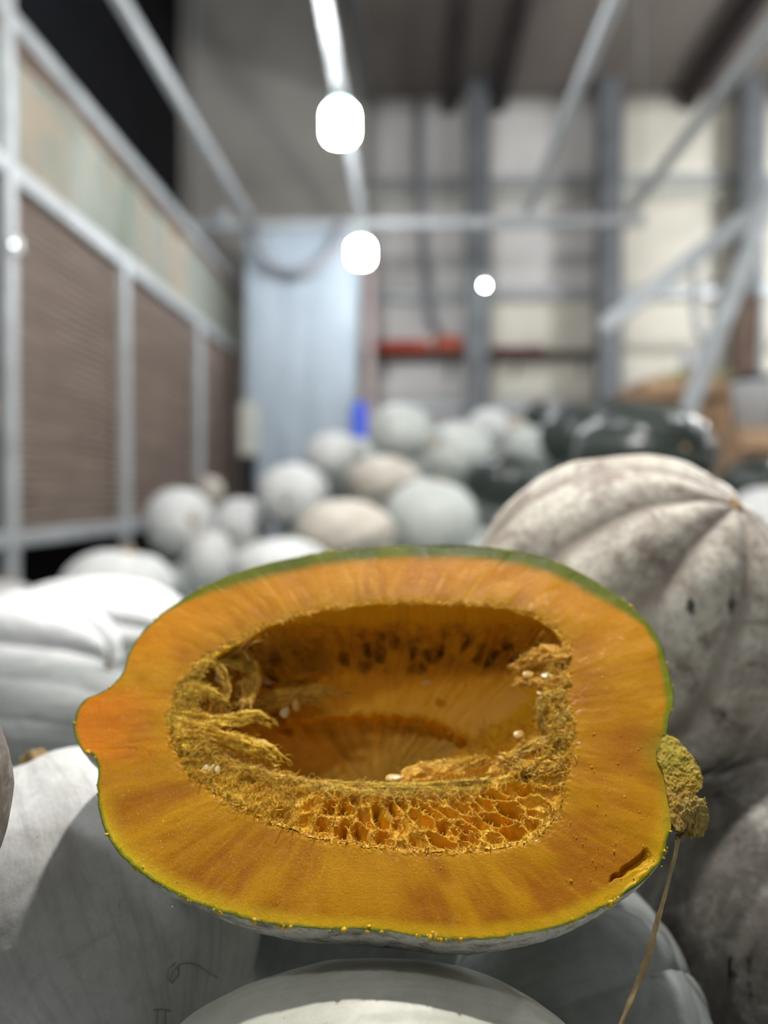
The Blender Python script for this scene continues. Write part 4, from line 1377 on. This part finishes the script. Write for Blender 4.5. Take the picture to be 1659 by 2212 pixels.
def crumb(p, r):
    th2 = np.linspace(0, math.pi, 6)[:, None]; ph2 = np.arange(7)[None] * 2 * math.pi / 7
    d2 = np.stack([np.sin(th2) * np.cos(ph2), np.sin(th2) * np.sin(ph2), np.cos(th2) + 0 * ph2], -1)
    rr2 = 1 + .6 * vnoise(d2 * 2 + rng.uniform(0, 50), int(rng.integers(0, 99)))
    v2 = p + d2 * rr2[..., None] * r * rng.uniform(.5, 1.5, 3)
    b.add(v2.reshape(-1, 3), grid_quads(6, 7, True), None, np.clip(L3(246, 196, 60) * rng.uniform(.8, 1.15), 0, 1))
for i in range(150):
    k = rng.integers(0, N)
    p = world_of(O[k:k + 1], np.array([rng.uniform(-.0004, .0022)]))[0]
    crumb(p, rng.uniform(.0004, .0011))
for px_, py_, m_ in ((605, 2018, 5), (930, 2022, 6), (952, 2032, 10), (1325, 1955, 6), (1238, 1992, 3), (475, 1972, 4), (545, 1990, 6), (1440, 1838, 4), (1440, 1850, 3), (300, 1880, 6), (800, 2004, 4)):
    for j in range(m_):
        q_ = uv(on_plane(px_ + rng.normal() * 7, py_ + rng.normal() * 5)) - cen
        r_, a_ = math.hypot(*q_), math.atan2(q_[1], q_[0])
        r_ = min(r_, Opol(a_) * 1.001)
        crumb(world_of((cen + r_ * np.array([math.cos(a_), math.sin(a_)]))[None], np.array([.0012 if r_ > Opol(a_) * .985 else .0001]))[0], rng.uniform(.0006, .0014))
for i in range(110):
    if i < 60:
        px_, py_ = rng.uniform(1230, 1440), rng.uniform(1560, 1900)
    else:
        px_, py_ = rng.uniform(240, 1400), rng.uniform(1840, 1985)
    q_ = uv(on_plane(px_, py_)) - cen
    r_ = math.hypot(*q_); a_ = math.atan2(q_[1], q_[0])
    if Ir(a_) * 1.05 < r_ and (i < 60 or rng.random() < .3):
        crumb(on_plane(px_, py_, -.0001), rng.uniform(.0002, .0005))
b.build('crumb', M['pulp'], hero, True)['kind'] = 'stuff'

# ------------------------------------------------------------------ pumpkins round the cut one
HI = (220, 140)
G1 = 'large pumpkins right around the cut half'
pumpkin('large smooth chalky pumpkin at the lower left, half in the shadow of the cut half', P(195, 1985, .61), (.128, .12, .128), (-.5, .45, .75), M['skin_big'], ribs=9, rib=.014, res=HI, wob=.02, group=G1, dimple=.05)
big_ = [o for o in COL.objects if o.get('label', '').startswith('large smooth chalky')][0]
b = MB()
for pts_, r_ in (([(368, 2116), (374, 2098), (388, 2084), (408, 2080), (430, 2086), (448, 2100), (470, 2112)], .0004), ([(380, 2080), (364, 2092), (362, 2112), (372, 2124), (386, 2108), (386, 2090)], .0004), ([(332, 2182), (352, 2180), (368, 2184)], .00035), ([(340, 2184), (338, 2212)], .00035), ([(358, 2184), (356, 2220)], .00035)):
    pp = [np.array(on_ball(x_, y_, P(195, 1985, .61), (.1275, .1195, .1275))) + P(195, 1985, .61) for x_, y_ in pts_]
    b.tube(pp, r_, 6)
b.build('corky_scar', plain('grey_cork', srgb(166, 161, 152), .8, .2), big_, True)
pumpkin('olive grey pumpkin directly under the cut half, sunlit patch on its front', P(812, 2497, .445), (.147, .098, .095), (.9, .1, .35), M['skin_under'], ribs=9, rib=.012, res=HI, wob=.02, group=G1, dimple=.05, stem=False)
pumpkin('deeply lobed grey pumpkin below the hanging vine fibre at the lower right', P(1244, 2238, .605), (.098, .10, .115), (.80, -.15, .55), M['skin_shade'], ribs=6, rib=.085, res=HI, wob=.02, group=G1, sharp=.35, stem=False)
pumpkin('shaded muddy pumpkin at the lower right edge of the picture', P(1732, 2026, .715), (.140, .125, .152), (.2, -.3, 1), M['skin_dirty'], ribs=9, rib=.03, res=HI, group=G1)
pumpkin('grey pumpkin added to darken the gap below the cut half', (-.06, .75, ZC - .375), (.12, .092, .10), (.2, .1, 1), M['skin_shade'], ribs=9, rib=.03, res=HI, group=G1, stem=False)  # added to keep the gap under the half dark
pumpkin('muddy pumpkin added to darken the slit under the big buff ribbed one', (.47, 1.02, ZC - .31), (.13, .10, .13), (.2, .1, 1), M['skin_dirty'], ribs=9, rib=.03, group=G1, stem=False)  # added occluder, blocks a bright sliver in the slit
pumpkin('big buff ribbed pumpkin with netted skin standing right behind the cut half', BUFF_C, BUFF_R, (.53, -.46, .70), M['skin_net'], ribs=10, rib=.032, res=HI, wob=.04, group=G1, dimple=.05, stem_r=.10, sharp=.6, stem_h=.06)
pumpkin('dirty broken-skinned pumpkin just showing at the left edge of the picture', P(-284, 1740, .42), (.066, .08, .08), (0, .2, 1), M['skin_dirty'], ribs=8, rib=.03, res=HI, group=G1, wob=.06)
pumpkin('white two-lobed pumpkin at the left edge behind the smooth chalky one', P(60, 1415, 1.06), (.122, .085, .085), (-1, .15, .1), M['skin_lit'], ribs=8, rib=.06, res=HI, group=G1)
pumpkin('white furrowed pumpkin just left of the upper edge of the cut half', P(205, 1345, 1.32), (.155, .13, .075), (-.95, .2, .2), M['skin_lit'], ribs=9, rib=.06, res=HI, group=G1)
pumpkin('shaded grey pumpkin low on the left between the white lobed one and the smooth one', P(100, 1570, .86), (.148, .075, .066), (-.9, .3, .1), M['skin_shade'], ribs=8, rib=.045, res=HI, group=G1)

# ------------------------------------------------------------------ the heap behind
G2 = 'pale pumpkins heaped behind the cut half'
pk('white pumpkin nearest the slatted frame, with a faint tan scar on its side', 388, 1128, 78, 76, .145, (.55, -.75, .1), 'skin_white', group=G2, ribs=10, rib=.02)
pk('white pumpkin with its scarred end to the viewer, right of the one nearest the frame', 520, 1140, 66, 66, .13, (.1, .9, .25), 'skin_white', group=G2, ribs=10, rib=.02)
pk('round white pumpkin with a brown scar in the middle facing the viewer', 633, 1070, 80, 70, .15, (.05, .9, .2), 'skin_white', group=G2, ribs=11, rib=.03)
pk('pale pumpkin with an orange patch on top, left of the blue canister', 722, 985, 66, 52, .14, (.1, .2, 1), 'skin_white', group=G2)
pk('tall grey pumpkin highest in the heap, right of the blue canister', 866, 937, 72, 66, .15, (.1, .2, 1), 'skin_grey', group=G2, rib=.02)
pk('dull buff pumpkin lying across the middle of the heap', 828, 1040, 82, 56, .15, (.8, .3, .2), 'skin_tan', group=G2)
pk('grey pumpkin with a brown patch on its left flank, below the grey column', 992, 985, 76, 76, .15, (-.7, -.4, .3), 'skin_grey', group=G2)
pk('small pale pumpkin with a brown stem end beside the dark pumpkins', 1056, 926, 50, 44, .12, (.85, -.3, .1), 'skin_white', group=G2)
pk('broad grey pumpkin just left of the big buff pumpkin', 930, 1125, 104, 92, .16, (.2, .2, 1), 'skin_grey', group=G2, rib=.02)
pk('wide pale pumpkin touching the top of the cut half, brown smear across it', 745, 1150, 108, 72, .148, (.6, .4, .5), 'skin_tan', group=G2, rib=.02)
pk('white pumpkin in the gap low between the slatted frame and the cut half', 452, 1212, 56, 70, .095, (-.2, -.3, 1), 'skin_white', group=G2)
pk('white pumpkin peeping over the upper left rim of the cut half', 610, 1225, 112, 64, .14, (.7, .4, .4), 'skin_white', group=G2)
pk('cream-white pumpkin at the foot of the slatted frame', 255, 1262, 122, 78, .15, (.2, .1, 1), 'skin_white', group=G2, ribs=9, rib=.05)
pk('white pumpkin cut by the left edge at the foot of the first post', 0, 1296, 72, 46, .13, (.3, .1, 1), 'skin_white', group=G2)
pk('small tan pumpkin half hidden against the slatted frame', 455, 1062, 30, 34, .075, (.2, .1, 1), 'skin_tan', group=G2)
pk('pale grey pumpkin between the heap and the dark pumpkins', 1145, 965, 52, 44, .12, (.4, .4, .6), 'skin_grey', group=G2)
pk('white pumpkin at the right edge behind the big buff one', 1655, 1150, 90, 98, .15, (.2, .2, 1), 'skin_white', group=G2)
G3 = 'dark green pumpkins at the back'
pk('dark green pumpkin with pale flecks around a tan stem, above the big buff one', 1390, 985, 150, 112, .18, (.35, -.9, .12), 'skin_dark', group=G3, ribs=10, rib=.03, stem_r=.08, stem_h=.05)
pk('dark pumpkin left of the flecked one, in the middle of the dark row', 1245, 945, 80, 72, .15, (.2, .2, 1), 'skin_dark', group=G3)
pk('small dark pumpkin at the left end of the dark row', 1163, 895, 32, 30, .08, (.2, .2, 1), 'skin_dark', group=G3)
pk('dark pumpkin in the back row under the third grey column', 1330, 905, 60, 44, .14, (.2, .2, 1), 'skin_dark', group=G3)
pk('dark grey pumpkin low at the right edge behind the big buff one', 1640, 1050, 84, 62, .168, (.3, .2, 1), 'skin_dark', group=G3)
pk('dark pumpkin in shadow low between the grey ones and the big buff one', 1085, 1040, 84, 62, .15, (.2, .2, 1), 'skin_dark', group=G3)
for i, (lab, px_, py_, r_) in enumerate((('left of the five squash on the cardboard bin', 1436, 812, .05), ('second from the left of the squash on the cardboard bin', 1470, 808, .052),
                                         ('middle one of the squash on the cardboard bin', 1504, 806, .052), ('second from the right of the squash on the cardboard bin', 1538, 808, .052), ('rightmost of the squash on the cardboard bin', 1572, 812, .05))):
    d_ = 5.95
    c_ = P(px_, py_, d_)
    pumpkin('yellow-green squash, ' + lab, (c_[0], d_, c_[2] - .02), (r_, r_, r_ * .8), (.2, .3, 1), ys, ribs=8, res=(24, 14), group='yellow-green squash on the bin', name='squash', cat='squash')
p0 = P(1492, 763, 5.95)
p0[2] -= .055
t = empty('white_jug', (p0[0], p0[1], p0[2] - .06)); tag(t, 'small white jug standing on the squash in the bin', 'jug')
b = MB(); b.lathe((p0[0], p0[1], p0[2] - .06), [(.001, 0), (.07, 0), (.08, .02), (.08, .09), (.045, .12), (.03, .125), (.03, .145), (.001, .145)], 20); b.build('body', M['white'], t, smooth=True)
b = MB(); b.tube([np.array([p0[0] + .075, p0[1], p0[2] - .03]), np.array([p0[0] + .11, p0[1], p0[2]]), np.array([p0[0] + .10, p0[1], p0[2] + .04]), np.array([p0[0] + .05, p0[1], p0[2] + .055])], .01, 8); b.build('handle', M['white'], t, smooth=True)
p0 = P(1632, 868, 5.2); p0[2] = P(1632, 930, 4.85)[2] + .262
t = empty('white_crate', (p0[0], p0[1], p0[2])); tag(t, 'white and navy tub standing on the low cardboard bin at the right edge', 'tub')
b = MB(); b.lathe((p0[0], p0[1], p0[2] - .26), [(.001, 0), (.11, 0), (.14, .3), (.15, .31), (.14, .32), (.001, .31)], 24); b.build('body', M['white'], t, smooth=True)
b = MB(); b.lathe((p0[0] + .0, p0[1], p0[2] + .055), [(.001, .03), (.15, .03), (.155, .0), (.001, 0)], 24); b.build('lid', M['navy'], t, smooth=True)

# pumpkins buried in the heap under the ones in view
b = MB()
th2 = np.linspace(0, math.pi, 12)[:, None]; ph2 = np.arange(18)[None] * 2 * math.pi / 18
d2 = np.stack([np.sin(th2) * np.cos(ph2), np.sin(th2) * np.sin(ph2), np.cos(th2) + 0 * ph2], -1)
q2 = grid_quads(12, 18, True)
top_z = lambda x, y: float(np.interp(y, [.2, .7, 1.2, 2.2, 3.2, 3.8, 4.6], [.62, .62, .60, .69, .95, 1.12, 1.43]))
cnt = 0
for iy, y in enumerate(np.arange(.15, 4.75, .27)):
    for ix, x in enumerate(np.arange(-1.45, 2.6, .29)):
        xx = x + (.14 if iy % 2 else 0)
        if xx < -1.45 or (xx > 1.55 and y > 3.5):
            continue
        zt_ = top_z(xx, y) - .02 if not (y > 1.2 and xx < -.5) else .66
        if xx > 1.0 and y > 3.3:
            zt_ -= .25
        z = zt_ - .14
        lay = 0
        while z > .1 and lay < 3:
            c_ = np.array([xx + rng.normal() * .02, y + rng.normal() * .02, z])
            if any((((c_ - sc_c) / (sc_r + np.array([.135, .13, .115]))) ** 2).sum() < 1.16 for _l, sc_c, sc_r in SOLIDS) or ((c_ - base_pt) ** 2).sum() < .05:
                z -= .24; lay += 1
                continue
            b.add((c_ + d2 * np.array([.14, .135, .12]) * (1 + .05 * np.cos(9 * ph2))[..., None]).reshape(-1, 3), q2)
            z -= .24; lay += 1; cnt += 1
o = b.build('buried_pumpkins', M['skin_grey'], None, True)
o['kind'] = 'stuff'
o['label'] = 'pumpkins buried in the shade under the top layer of the heap'
print('tris', sum(len(x.data.polygons) for x in bpy.data.objects if x.type == 'MESH') * 2)
